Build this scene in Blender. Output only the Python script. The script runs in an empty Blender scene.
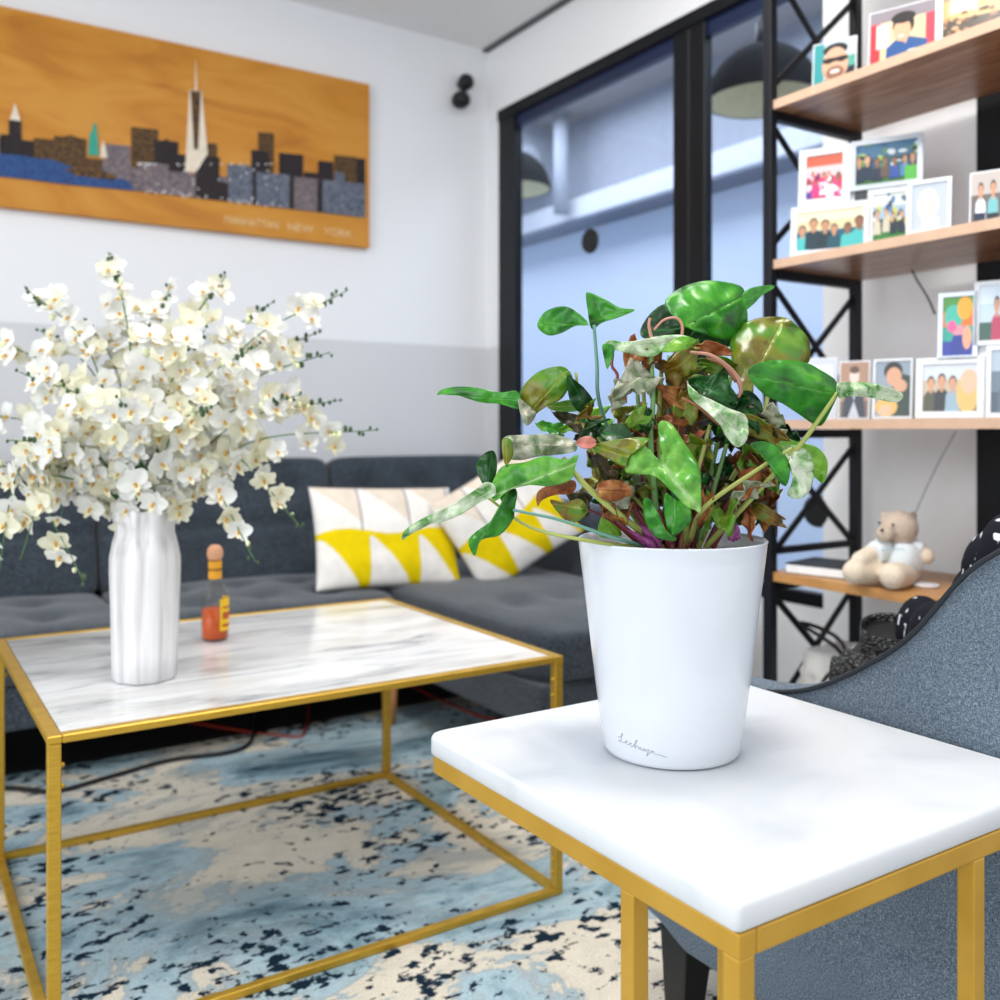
import bpy, bmesh, math, random
from mathutils import Vector as V, Matrix, noise as mnoise
random.seed(11)
PI = math.pi
scene = bpy.context.scene
COL = scene.collection

# ------------------------------------------------------------------ camera frame maths
H, F, HZ = 0.90, 960.0, 430.0
S, Cc = 0.5426, 0.8400
FWD, RGT = V((S, Cc, 0)), V((Cc, -S, 0))
def at(px, py, d):
    return V((0, 0, H)) + FWD*d + RGT*((px-500)/F*d) + V((0, 0, -(py-HZ)/F*d))
def ray(px):
    k = (px-500)/F
    return S + Cc*k, Cc - S*k
def on_x(px, py, X):
    a, b = ray(px); d = X/a
    return V((X, b*d, H-(py-HZ)/F*d))
def on_y(px, py, Y):
    a, b = ray(px); d = Y/b
    return V((a*d, Y, H-(py-HZ)/F*d))
def on_z(px, py, z):
    return at(px, py, (H-z)*F/(py-HZ))

# ------------------------------------------------------------------ materials
def lin(c):
    if isinstance(c, str):
        c = c.lstrip('#'); c = [int(c[i:i+2], 16)/255 for i in (0, 2, 4)]
        c = [x/12.92 if x <= .04045 else ((x+.055)/1.055)**2.4 for x in c]
    return (c[0], c[1], c[2], 1)
MATS = {}
class NT:
    def __init__(s, name):
        s.m = bpy.data.materials.new(name); s.m.use_nodes = True
        s.t = s.m.node_tree; s.n = s.t.nodes; s.b = s.n['Principled BSDF']; s.out = s.n['Material Output']
    def node(s, ty, **kw):
        n = s.n.new(ty)
        for k, v in kw.items():
            if k.startswith('i_'):
                n.inputs[k[2:].replace('_', ' ')].default_value = v
            else: setattr(n, k, v)
        return n
    def link(s, a, b): s.t.links.new(a, b)
    def coords(s, scale=(1, 1, 1), kind='Object', rot=(0, 0, 0)):
        tc = s.node('ShaderNodeTexCoord'); mp = s.node('ShaderNodeMapping')
        mp.inputs['Scale'].default_value = scale; mp.inputs['Rotation'].default_value = rot
        s.link(tc.outputs[kind], mp.inputs['Vector']); return mp.outputs['Vector']
    def noise(s, vec, scale, detail=4, rough=.5, dist=0):
        n = s.node('ShaderNodeTexNoise'); n.inputs['Scale'].default_value = scale
        n.inputs['Detail'].default_value = detail; n.inputs['Roughness'].default_value = rough
        n.inputs['Distortion'].default_value = dist
        if vec: s.link(vec, n.inputs['Vector'])
        return n.outputs['Fac']
    def ramp(s, fac, stops, interp='LINEAR'):
        r = s.node('ShaderNodeValToRGB'); r.color_ramp.interpolation = interp
        e = r.color_ramp.elements
        while len(e) < len(stops): e.new(.5)
        for i, (p, c) in enumerate(stops): e[i].position = p; e[i].color = lin(c)
        s.link(fac, r.inputs['Fac']); return r.outputs['Color']
    def mix(s, fac, a, b, mode='MIX'):
        m = s.node('ShaderNodeMix', data_type='RGBA', blend_type=mode)
        for i, v in ((0, fac), (6, a), (7, b)):
            if hasattr(v, 'default_value') or hasattr(v, 'is_linked'): s.link(v, m.inputs[i])
            else: m.inputs[i].default_value = v if i == 0 else lin(v)
        return m.outputs[2]
    def bump(s, h, st=.2, dist=.002):
        b = s.node('ShaderNodeBump'); b.inputs['Strength'].default_value = st; b.inputs['Distance'].default_value = dist
        s.link(h, b.inputs['Height']); s.link(b.outputs['Normal'], s.b.inputs['Normal'])
    def base(s, c):
        if isinstance(c, (str, tuple, list)): s.b.inputs['Base Color'].default_value = lin(c)
        else: s.link(c, s.b.inputs['Base Color'])
    def set(s, rough=.5, metal=0, spec=.5, coat=0, sheen=0):
        s.b.inputs['Roughness'].default_value = rough; s.b.inputs['Metallic'].default_value = metal
        s.b.inputs['Specular IOR Level'].default_value = spec
        s.b.inputs['Coat Weight'].default_value = coat
        s.b.inputs['Sheen Weight'].default_value = sheen
        return s.m
def plain(c, rough=.5, metal=0, spec=.5, coat=0, vary=.06):
    key = ('p', str(c), rough, metal, spec, coat)
    if key in MATS: return MATS[key]
    t = NT('paint_' + str(c).strip('#'))
    n = t.noise(t.coords(), 30, 3)
    col = lin(c)[:3]
    t.base(t.ramp(n, [(.3, tuple(x*(1-vary) for x in col)), (.7, tuple(min(1, x*(1+vary)) for x in col))]))
    MATS[key] = t.set(rough, metal, spec, coat); return MATS[key]
def flat(c, rough=.45):
    key = ('f', str(c), rough)
    if key not in MATS:
        t = NT('print_' + str(c).strip('#')); t.base(c); MATS[key] = t.set(rough)
    return MATS[key]

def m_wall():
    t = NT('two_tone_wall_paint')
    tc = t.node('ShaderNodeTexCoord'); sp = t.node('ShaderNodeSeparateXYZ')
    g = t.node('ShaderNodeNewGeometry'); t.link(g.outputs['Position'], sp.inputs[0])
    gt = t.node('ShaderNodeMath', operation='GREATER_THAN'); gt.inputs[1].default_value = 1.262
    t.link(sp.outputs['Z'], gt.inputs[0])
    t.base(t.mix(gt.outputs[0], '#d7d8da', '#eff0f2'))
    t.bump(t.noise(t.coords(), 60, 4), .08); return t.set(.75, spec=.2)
def m_gold():
    t = NT('brushed_gold_metal')
    n = t.noise(t.coords((4, 4, 60)), 8, 3)
    t.base(t.ramp(n, [(.3, '#b8902a'), (.7, '#d0a63e')])); return t.set(.42, .55)
def m_gold2():
    t = NT('satin_brass_metal')
    n = t.noise(t.coords(), 14, 3)
    t.base(t.ramp(n, [(.3, '#bf912c'), (.7, '#cd9f3c')])); return t.set(.42, .45)
def m_marble(kind):
    t = NT('white_marble_' + kind)
    if kind == 'veined':
        v = t.coords((1.3, 5, 1), rot=(0, 0, .25))
        a = t.noise(v, 3.4, 8, .62, .9)
        c1 = t.ramp(a, [(.30, '#8f9296'), (.40, '#c9cacc'), (.5, '#e2e2e2'), (.75, '#ebeae8')])
        b = t.noise(v, 1.5, 4, .5, .4)
        c2 = t.ramp(b, [(.35, '#c9c6c0'), (.55, '#ffffff')])
        t.base(t.mix(.75, c1, c2, 'MULTIPLY')); return t.set(.12, spec=.6)
    v = t.coords((1, 1.4, 1), rot=(0, 0, .7))
    a = t.noise(v, 5, 5, .5, .8)
    t.base(t.ramp(a, [(.3, '#c2c6cb'), (.5, '#d4d6d9'), (.8, '#dadbdc')])); return t.set(.3, spec=.45)
def m_fabric(name, c1, c2, c3, scale=260, sheen=.15, coarse=(1, 1)):
    t = NT(name)
    w1 = t.noise(t.coords((1, 1, 3.2)), scale, 2, .6)
    w2 = t.noise(t.coords((3.2, 3.2, 1)), scale, 2, .6)
    ad = t.node('ShaderNodeMath', operation='ADD'); t.link(w1, ad.inputs[0]); t.link(w2, ad.inputs[1])
    hf = t.node('ShaderNodeMath', operation='MULTIPLY'); hf.inputs[1].default_value = .5; t.link(ad.outputs[0], hf.inputs[0])
    c = t.ramp(hf.outputs[0], [(.36, c1), (.5, c2), (.63, c3)])
    big = t.noise(t.coords(), 7, 3)
    c = t.mix(.5, c, t.ramp(big, [(.3, '#c8c8c8'), (.7, '#ffffff')]), 'MULTIPLY')
    t.base(c); t.bump(hf.outputs[0], .35, .001); return t.set(.92, spec=.15, sheen=sheen)
def m_rug():
    t = NT('distressed_blue_cream_rug')
    v = t.coords((.8, 1.25, 1), rot=(0, 0, -.2))
    big = t.noise(v, 2.3, 9, .66, .6)
    base = t.ramp(big, [(.33, '#4f6874'), (.40, '#87a3af'), (.46, '#b3cbd4'), (.497, '#a9b5b9'), (.507, '#dcd4c3'), (.6, '#eae1cf'), (.8, '#f0e8d6')])
    grey = t.noise(v, 3.6, 8, .65, .4)
    c = t.mix(t.ramp(grey, [(.53, '#000000'), (.57, '#bbbbbb')]), base, '#93a0a5')
    fl = t.noise(t.coords((1, 1.4, 1), rot=(0, 0, -.2)), 27, 6, .62, .15)
    msk = t.noise(v, 2.9, 4, .55)
    thr = t.node('ShaderNodeMath', operation='MULTIPLY_ADD'); thr.inputs[1].default_value = .62; t.link(msk, thr.inputs[0]); t.link(fl, thr.inputs[2])
    dark = t.ramp(thr.outputs[0], [(.695, '#ffffff'), (.73, '#000000')])
    c = t.mix(dark, c, '#15293a')
    fine = t.noise(t.coords(), 300, 2)
    c = t.mix(.35, c, t.ramp(fine, [(.35, '#a8a8a8'), (.65, '#ffffff')]), 'MULTIPLY')
    t.base(c); t.bump(fine, .4, .002); return t.set(.95, spec=.1)
def m_wood(name, stops, sc=(1, 12, 12), scale=4, rough=.4):
    t = NT(name)
    n = t.noise(t.coords(sc), scale, 6, .6, 1.2)
    t.base(t.ramp(n, stops)); return t.set(rough)
def m_art():
    t = NT('golden_plywood')
    v = t.coords((.9, 1, 2.6))
    a = t.noise(v, 2.2, 4, .5, 1.6)
    t.base(t.ramp(a, [(.25, '#b06c20'), (.45, '#c8862c'), (.6, '#d0913a'), (.8, '#c07a24')])); return t.set(.5, spec=.3)
def m_leaf(name, stops, vein, rough=.32, sc=26, sub=None):
    t = NT(name)
    n = t.noise(t.coords(), sc, 5, .6, .6)
    c = t.ramp(n, stops)
    uv = t.node('ShaderNodeUVMap'); sp = t.node('ShaderNodeSeparateXYZ'); t.link(uv.outputs[0], sp.inputs[0])
    ab = t.node('ShaderNodeMath', operation='ABSOLUTE'); t.link(sp.outputs['X'], ab.inputs[0])
    mid = t.ramp(ab.outputs[0], [(.0, '#ffffff'), (.02, '#b0b0b0'), (.09, '#000000')])
    # side veins: v - 0.7|u| repeated
    m1 = t.node('ShaderNodeMath', operation='MULTIPLY_ADD'); m1.inputs[1].default_value = -.55; t.link(ab.outputs[0], m1.inputs[0]); t.link(sp.outputs['Y'], m1.inputs[2])
    m2 = t.node('ShaderNodeMath', operation='MULTIPLY'); m2.inputs[1].default_value = 7; t.link(m1.outputs[0], m2.inputs[0])
    fr = t.node('ShaderNodeMath', operation='FRACT'); t.link(m2.outputs[0], fr.inputs[0])
    sv = t.ramp(fr.outputs[0], [(.0, '#484848'), (.06, '#000000')])
    vm = t.mix(1.0, mid, sv, 'ADD')
    c = t.mix(vm, c, vein)
    t.base(c); t.bump(sv, .5, .002)
    # thin living tissue lets some light through
    tr = t.node('ShaderNodeBsdfTranslucent'); t.link(c, tr.inputs['Color'])
    mx = t.node('ShaderNodeMixShader'); mx.inputs[0].default_value = .22
    t.link(t.b.outputs[0], mx.inputs[1]); t.link(tr.outputs[0], mx.inputs[2]); t.link(mx.outputs[0], t.out.inputs[0])
    return t.set(rough, spec=.5)
def m_glass(name, tint, refl=.08):
    t = NT(name)
    tr = t.node('ShaderNodeBsdfTransparent'); tr.inputs[0].default_value = lin(tint)
    gl = t.node('ShaderNodeBsdfGlossy'); gl.inputs['Roughness'].default_value = .03
    lw = t.node('ShaderNodeLayerWeight'); lw.inputs['Blend'].default_value = .5
    pw = t.node('ShaderNodeMath', operation='POWER'); pw.inputs[1].default_value = 4; t.link(lw.outputs['Facing'], pw.inputs[0])
    fr = t.node('ShaderNodeMath', operation='MULTIPLY_ADD'); fr.inputs[1].default_value = .5; fr.inputs[2].default_value = .02; t.link(pw.outputs[0], fr.inputs[0])
    mx = t.node('ShaderNodeMixShader'); t.link(fr.outputs[0], mx.inputs[0])
    t.link(tr.outputs[0], mx.inputs[1]); t.link(gl.outputs[0], mx.inputs[2]); t.link(mx.outputs[0], t.out.inputs[0])
    return t.m
M = dict(
    wall=m_wall(), ceil=plain('#f0efee', .8, spec=.2, vary=.01), white=plain('#f3f3f4', .6, vary=.01),
    gold=m_gold(), brass=m_gold2(), marble=m_marble('veined'), marble2=m_marble('pale'),
    sofa=m_fabric('charcoal_sofa_weave', '#161b21', '#2f3740', '#66707b', 210, .3),
    chair=m_fabric('blue_grey_chair_weave', '#3f4c5a', '#63717f', '#8f9ba6', 300, .1),
    rug=m_rug(), art=m_art(),
    floor=m_wood('dark_plank_floor', [(.3, '#100e0d'), (.7, '#231f1c')], (1, 8, 1), 3, .55),
    shelf=m_wood('walnut_shelf_board', [(.25, '#6e4630'), (.45, '#96674a'), (.6, '#b98d6d'), (.8, '#80543a')], (10, .9, 4), 5, .3),
    shelfedge=plain('#cfac92', .45), shelf_warm=m_wood('orange_wood_board', [(.3, '#b07a45'), (.7, '#cf9a5e')], (10, 1, 4), 4, .4),
    black=plain('#0d0f13', .45, spec=.4), steel=plain('#0b0f18', .5, .0, spec=.35), frame=plain('#04060c', .45, spec=.3),
    glass=m_glass('bluish_partition_glass', '#ecf2fb'), clear=m_glass('clear_bottle_glass', '#f4f4f2'),
    pot=plain('#d3d7de', .14, spec=.5, vary=.005), legwood=plain('#b9814f', .5),
    vase=None,
)
def m_vase():
    t = NT('brushed_white_ceramic'); n = t.noise(t.coords((22, 22, 1)), 3, 5)
    t.base(t.ramp(n, [(.3, '#bdb9b8'), (.5, '#dddcdd'), (.7, '#e8e8ea')])); t.bump(n, .25, .002); return t.set(.4)
M['vase'] = m_vase()

# ------------------------------------------------------------------ mesh helpers
def bx(bm, x0, x1, y0, y1, z0, z1, mi=0):
    vs = [bm.verts.new((x, y, z)) for z in (z0, z1) for y in (y0, y1) for x in (x0, x1)]
    for f in ((0, 2, 3, 1), (4, 5, 7, 6), (0, 1, 5, 4), (2, 6, 7, 3), (0, 4, 6, 2), (1, 3, 7, 5)):
        bm.faces.new([vs[i] for i in f]).material_index = mi
    return vs
def bar(bm, a, b, w, h=None, mi=0, up=V((0, 0, 1))):
    a, b = V(a), V(b); h = h or w; d = (b-a).normalized()
    if abs(d.dot(up)) > .99: up = V((0, 1, 0))
    s = d.cross(up).normalized(); u = s.cross(d).normalized()
    vs = [bm.verts.new(p + s*i*w/2 + u*j*h/2) for p in (a, b) for i, j in ((-1, -1), (1, -1), (1, 1), (-1, 1))]
    for f in ((3, 2, 1, 0), (4, 5, 6, 7), (0, 1, 5, 4), (1, 2, 6, 5), (2, 3, 7, 6), (3, 0, 4, 7)):
        bm.faces.new([vs[i] for i in f]).material_index = mi
def smooth_path(pts, n=6):
    pts = [V(p) for p in pts]
    if len(pts) < 3: return [pts[0].lerp(pts[-1], i/n) for i in range(n+1)]
    P = [pts[0]*2-pts[1]] + pts + [pts[-1]*2-pts[-2]]; out = []
    for i in range(1, len(P)-2):
        for k in range(n):
            t = k/n; a, b, c, d = P[i-1], P[i], P[i+1], P[i+2]
            out.append(.5*((2*b)+(c-a)*t+(2*a-5*b+4*c-d)*t*t+(3*b-a-3*c+d)*t**3))
    return out + [pts[-1]]
def tube(bm, pts, r, seg=8, mi=0, sm=6, cap=True):
    p = smooth_path(pts, sm) if sm else [V(q) for q in pts]
    n = len(p); rings = []; up = None
    for i, q in enumerate(p):
        d = (p[min(i+1, n-1)]-p[max(i-1, 0)])
        d = d.normalized() if d.length > 1e-9 else V((0, 0, 1))
        if up is None: up = d.orthogonal().normalized()
        up = (up - d*up.dot(d)); up = up.normalized() if up.length > 1e-6 else d.orthogonal().normalized()
        s = d.cross(up)
        rr = r if not isinstance(r, (list, tuple)) else r[0] + (r[-1]-r[0])*i/(n-1)
        if isinstance(r, (list, tuple)) and len(r) > 2:
            f = i/(n-1)*(len(r)-1); k = min(int(f), len(r)-2); rr = r[k]+(r[k+1]-r[k])*(f-k)
        rings.append([bm.verts.new(q + (up*math.cos(a)+s*math.sin(a))*rr) for a in [2*PI*j/seg for j in range(seg)]])
    for i in range(n-1):
        for j in range(seg):
            f = bm.faces.new((rings[i][j], rings[i][(j+1) % seg], rings[i+1][(j+1) % seg], rings[i+1][j])); f.material_index = mi; f.smooth = True
    if cap:
        for rg, fl in ((rings[0], True), (rings[-1], False)):
            try: bm.faces.new(rg[::-1] if fl else rg).material_index = mi
            except ValueError: pass
def lathe(bm, prof, c=(0, 0, 0), seg=48, mi=0, fn=None, axis=None):
    c = V(c); rings = []
    for k, (r, z) in enumerate(prof):
        ring = []
        for j in range(seg):
            a = 2*PI*j/seg; rr = max(r, 1e-4)
            if fn: rr, z2 = fn(a, rr, z)
            else: z2 = z
            p = V((rr*math.cos(a), rr*math.sin(a), z2))
            if axis: p = axis @ p
            ring.append(bm.verts.new(c+p))
        rings.append(ring)
    for i in range(len(rings)-1):
        for j in range(seg):
            f = bm.faces.new((rings[i][j], rings[i][(j+1) % seg], rings[i+1][(j+1) % seg], rings[i+1][j])); f.smooth = True; f.material_index = mi
    bm.faces.new(rings[0][::-1]).material_index = mi; bm.faces.new(rings[-1]).material_index = mi
def ell(bm, c, r, mi=0, rot=None, seg=20):
    c = V(c); r = V(r) if not isinstance(r, (int, float)) else V((r, r, r)); rows = seg//2; rings = []
    for i in range(1, rows):
        th = PI*i/rows
        ring = []
        for j in range(seg):
            a = 2*PI*j/seg
            p = V((math.sin(th)*math.cos(a)*r.x, math.sin(th)*math.sin(a)*r.y, -math.cos(th)*r.z))
            if rot: p = rot @ p
            ring.append(bm.verts.new(c+p))
        rings.append(ring)
    b = V((0, 0, -r.z)); t = V((0, 0, r.z))
    if rot: b, t = rot @ b, rot @ t
    vb, vt = bm.verts.new(c+b), bm.verts.new(c+t)
    for j in range(seg):
        f = [bm.faces.new((vb, rings[0][(j+1) % seg], rings[0][j])), bm.faces.new((vt, rings[-1][j], rings[-1][(j+1) % seg]))]
        for i in range(len(rings)-1):
            f.append(bm.faces.new((rings[i][j], rings[i][(j+1) % seg], rings[i+1][(j+1) % seg], rings[i+1][j])))
        for q in f: q.smooth = True; q.material_index = mi
def puff(bm, c, half, k=7, n=14, fn=None, mi=0, rot=None):
    """rounded cushion block: a subdivided cube pulled to a superellipsoid"""
    c = V(c); grid = {}
    def vert(p):
        key = tuple(round(q, 5) for q in p)
        if key not in grid:
            l = (abs(p[0])**k+abs(p[1])**k+abs(p[2])**k)**(1/k)
            q = V(p)/l; w = V((q.x*half[0], q.y*half[1], q.z*half[2]))
            if fn: w = fn(w, q)
            if rot: w = rot @ w
            grid[key] = bm.verts.new(c+w)
        return grid[key]
    ax = [-1+2*i/n for i in range(n+1)]
    ax = [math.copysign(abs(x)**.8, x) for x in ax]
    for a in range(3):
        for s in (-1, 1):
            for i in range(n):
                for j in range(n):
                    ps = []
                    for u, v in ((ax[i], ax[j]), (ax[i+1], ax[j]), (ax[i+1], ax[j+1]), (ax[i], ax[j+1])):
                        p = [0, 0, 0]; p[a] = s; p[(a+1) % 3] = u; p[(a+2) % 3] = v; ps.append(tuple(p))
                    if s < 0: ps.reverse()
                    f = bm.faces.new([vert(p) for p in ps]); f.smooth = True; f.material_index = mi
def bevel_bm(bm, w, seg=2):
    bmesh.ops.bevel(bm, geom=[e for e in bm.edges], offset=w, segments=seg, profile=.6, affect='EDGES')
def B(): return bmesh.new()
def link(name, bm, mats, parent=None, shift=None):
    me = bpy.data.meshes.new(name); bmesh.ops.recalc_face_normals(bm, faces=bm.faces) if not getattr(link, 'keep', False) else None
    if parent is None and shift is None and len(bm.verts):
        xs = [v.co for v in bm.verts]
        shift = V(((min(p.x for p in xs)+max(p.x for p in xs))/2, (min(p.y for p in xs)+max(p.y for p in xs))/2, min(p.z for p in xs)))
        for v in bm.verts: v.co -= shift
    bm.to_mesh(me); bm.free()
    for m in (mats if isinstance(mats, (list, tuple)) else [mats]): me.materials.append(m)
    o = bpy.data.objects.new(name, me); COL.objects.link(o)
    if parent is not None:
        o.parent = parent
        if parent.type == 'EMPTY': o.location = -parent.location
        elif parent.get('_shift') is not None: o.location = -V(parent['_shift'])
    elif shift is not None:
        o.location = shift
    return o
def tag(o, label, cat, group=None):
    o['label'] = label; o['category'] = cat
    if group: o['group'] = group
    return o
def thing(name, loc, label, cat, group=None):
    o = bpy.data.objects.new(name, None); COL.objects.link(o); o.location = loc; o.empty_display_size = .05
    return tag(o, label, cat, group)
def single(name, bm, mats, label, cat, group=None): return tag(link(name, bm, mats), label, cat, group)
def struct(name, bm, mats):
    o = link(name, bm, mats, shift=V((0, 0, 0))); o['kind'] = 'structure'; return o
def box_obj(name, dims, mat, parent=None, bev=0):
    bm = B(); bx(bm, *dims)
    if bev: bevel_bm(bm, bev)
    return link(name, bm, mat, parent)
def text_mesh(s, size, shear=0, extrude=0):
    cu = bpy.data.curves.new('lettering', 'FONT'); cu.body = s; cu.size = size; cu.shear = shear; cu.extrude = extrude
    cu.align_x = 'LEFT'; ob = bpy.data.objects.new('lettering', cu); COL.objects.link(ob)
    dg = bpy.context.evaluated_depsgraph_get(); me = bpy.data.meshes.new_from_object(ob.evaluated_get(dg))
    bpy.data.objects.remove(ob); bpy.data.curves.remove(cu)
    bm = B(); bm.from_mesh(me); bpy.data.meshes.remove(me); return bm

# ------------------------------------------------------------------ the room
FZ = -.008
CZ = 2.58
bm = B(); bx(bm, -2.2, 2.36, -.9, 3.7, FZ-.05, FZ); struct('floor', bm, M['floor'])
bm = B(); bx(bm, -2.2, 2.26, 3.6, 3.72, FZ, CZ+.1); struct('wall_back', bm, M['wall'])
bm = B(); bx(bm, -2.2, 2.245, -.3, 3.6, CZ, CZ+.08); struct('ceiling', bm, M['ceil'])
bm = B(); bx(bm, 2.235, 2.26, -.3, 3.6, CZ-.012, CZ+.0); struct('gap_shadow_1', bm, plain('#55585c', .7))  # dark strip painted for the shadow line where ceiling meets wall
WX = 2.26
def wall_right(bm): pass
bm = B()
bx(bm, WX, WX+.1, -.3, 3.7, 2.282, CZ+.1)          # over the glazing
bx(bm, WX, WX+.1, 1.80, 3.7, FZ, .39)              # knee wall
bx(bm, WX, WX+.1, 1.335, 1.80, FZ, 2.282)          # white pier
bx(bm, WX, WX+.1, -.3, .50, FZ, 2.282)
struct('wall_right', bm, M['white'])
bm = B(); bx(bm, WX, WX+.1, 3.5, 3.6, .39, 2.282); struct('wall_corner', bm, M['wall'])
# glazing frame
bm = B()
bx(bm, WX-.008, WX+.035, 3.375, 3.5, .39, 2.282)
bx(bm, WX-.004, WX+.035, 1.80, 3.5, .39, .43)
bx(bm, WX-.015, WX+.02, 1.80, 3.5, 2.235, 2.282)
bx(bm, WX-.008, WX+.030, 2.262, 2.335, .44, 2.235)
bx(bm, WX-.008, WX+.035, 2.335, 2.41, .44, 2.235)
bevel_bm(bm, .003, 1)
wf = struct('window_1', bm, M['frame'])
bm = B(); bx(bm, WX+.004, WX+.03, 1.80, 3.375, 2.185, 2.24)
link('inner_frame', bm, plain('#0b1c40', .4), wf)
bm = B(); bx(bm, WX+.012, WX+.02, 2.41, 3.375, .44, 2.19); g1 = link('pane', bm, M['glass'], wf)
bm = B(); bx(bm, WX+.012, WX+.02, 1.80, 2.262, .44, 2.19); g2 = link('pane', bm, M['glass'], wf)
# dark door beyond the shelf
bm = B(); bx(bm, WX-.015, WX+.06, 1.27, 1.335, FZ, 2.282); bx(bm, WX-.015, WX+.06, .50, .57, FZ, 2.282); bx(bm, WX-.015, WX+.06, .57, 1.27, 2.2, 2.282)
dr = struct('door_1', bm, M['frame'])
bm = B(); bx(bm, WX+.02, WX+.05, .57, 1.27, FZ, 2.2); link('door_leaf', bm, plain('#101c36', .35), dr)

# room beyond the glass
FX = 4.0
BF = plain('#dfe9f6', .7, vary=.01)  # bluish daylight of this room put into its wall colour
bm = B(); bx(bm, FX, FX+.1, -.3, 9, FZ, 3.0); struct('wall_far', bm, BF)
bm = B(); bx(bm, 2.36, FX+.1, 9, 9.1, FZ, 3.0); struct('wall_end', bm, BF)
bm = B(); bx(bm, 2.36, FX+.1, 3.7, 9, FZ-.05, FZ); bx(bm, 2.36, FX+.1, -.3, 3.7, FZ-.05, FZ); struct('floor_far', bm, plain('#b9b6b0', .6))
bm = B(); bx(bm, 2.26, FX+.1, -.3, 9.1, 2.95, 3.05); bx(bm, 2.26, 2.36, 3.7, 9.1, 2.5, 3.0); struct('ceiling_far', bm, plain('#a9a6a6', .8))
bm = B(); bx(bm, 2.26, 2.36, 3.72, 9.1, FZ, 2.5); struct('wall_corridor', bm, BF)
bm = B(); bx(bm, FX-.22, FX, -.3, 9, 2.27, 2.40); bx(bm, FX-.12, FX, -.3, 9, 2.40, 2.95, 1); bx(bm, FX-.225, FX-.0, -.3, 9, 2.25, 2.27, 2)
struct('trim_2', bm, [plain('#e2e4e8', .7), plain('#a3a8b2', .7), plain('#7d8797', .6)])
bm = B(); bx(bm, 2.5, 3.0, 5.3, 5.7, 2.62, 2.95); bx(bm, 3.0, 3.88, 5.3, 5.8, 2.58, 2.95); tube(bm, [(3.6, 5.2, 2.7), (3.6, 8.8, 2.7)], .08, 12, sm=2)
tube(bm, [(3.7, 5.0, 2.30), (3.7, 5.0, 2.95)], .05, 12, sm=2)
single('ventilation_duct', bm, plain('#b4bac4', .7), 'pale boxed duct and pipe under the ceiling seen through the glass', 'duct')
def pendant(loc, r, label):
    t = thing('pendant_lamp', loc, label, 'lamp', None); x, y, z = loc
    bm = B(); prof = [(r*math.cos(a), z+r*1.0*math.sin(a)) for a in [i*PI/2/14 for i in range(15)]]
    lathe(bm, [(r*.99*math.cos(a), z+r*.97*math.sin(a)) for a in [0.001+i*PI/2/14 for i in range(14, -1, -1)]][:0] + prof, (x, y, 0), 40)
    bmesh.ops.delete(bm, geom=[f for f in bm.faces if len(f.verts) > 4 and f.calc_center_median().z < z+.01], context='FACES_ONLY')
    link('lamp_shade', bm, plain('#16181b', .9, spec=.1), t)
    bm = B(); lathe(bm, [(p[0]*.97, z+.002+(p[1]-z)*.95) for p in prof], (x, y, 0), 40)
    bmesh.ops.delete(bm, geom=[f for f in bm.faces if len(f.verts) > 4 and f.calc_center_median().z < z+.01], context='FACES_ONLY')
    link('shade_lining', bm, plain('#efe6c0', .6), t)
    bm = B(); tube(bm, [(x, y, z+r*.95), (x, y, z+r+.09)], .03, 16, sm=1); link('socket', bm, M['black'], t)
    bm = B(); tube(bm, [(x, y, z+r+.08), (x, y, 2.95)], .005, 8, sm=1); link('cable', bm, M['black'], t)
p = at(763, 0, 4.0); pendant((p.x, p.y, 2.27), .235, 'large dark dome pendant lamp with cream inside, beyond the glass partition')
p = at(512, 0, 5.6); pendant((p.x, p.y, 2.30), .225, 'smaller looking dark dome pendant lamp near the left edge of the glass')
# round black pads on the glass
for (px, py, lab) in ((591, 241, 'round black pad on the glass at the height of the upper shelves'), (818, 511, 'round black pad on the glass behind the shelf brace')):
    q = on_x(px, py, WX+.01); bm = B()
    lathe(bm, [(.046, 0), (.048, .004), (.044, .014)], (WX+.0125, q.y, q.z), 32, axis=Matrix.Rotation(-PI/2, 3, 'Y'))
    single('glass_pad', bm, M['black'], lab, 'pad')
# little black spotlight/sensor on back wall
t = thing('wall_spotlight', on_y(465, 92, 3.6), 'small black twin-ball fixture high on the wall near the corner', 'fixture')
a_, b_ = on_y(466, 82, 3.555), on_y(461, 100, 3.54)
bm = B(); ell(bm, a_, .035, seg=20); tube(bm, [a_, V((a_.x, 3.6, a_.z))], .02, 12, sm=1); link('mount', bm, M['black'], t)
bm = B(); ell(bm, b_, (.04, .045, .037)); tube(bm, [a_, b_], .014, 10, sm=1); link('head', bm, M['black'], t)

# ------------------------------------------------------------------ artwork
YA = 3.565
AX0, AX1, AZ0, AZ1 = -.12, 1.672, 1.640, 2.305
art = thing('wall_art', (.78, YA, AZ0), 'golden wood panel with a dotted city skyline and small lettering', 'wall art')
box_obj('panel', (AX0, AX1, YA, 3.6, AZ0, AZ1), M['art'], art, .002)
def m_string(name, a, b, c):
    t = NT(name); n = t.noise(t.coords(), 130, 3, .7); t.base(t.ramp(n, [(.36, a), (.5, b), (.64, c)])); return t.set(.7)
SK = [m_string('dark_thread', '#0c070c', '#181016', '#33221f'), m_string('brown_thread', '#20140c', '#452d12', '#8a6228'),
      m_string('grey_thread', '#3b3a48', '#6d6570', '#9c8474'), m_string('blue_thread', '#14305e', '#1e4a86', '#35588a'),
      plain('#2e9c86', .6), plain('#e7d9c4', .6), m_string('slate_thread', '#333c4a', '#566072', '#8b8a94')]
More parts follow.
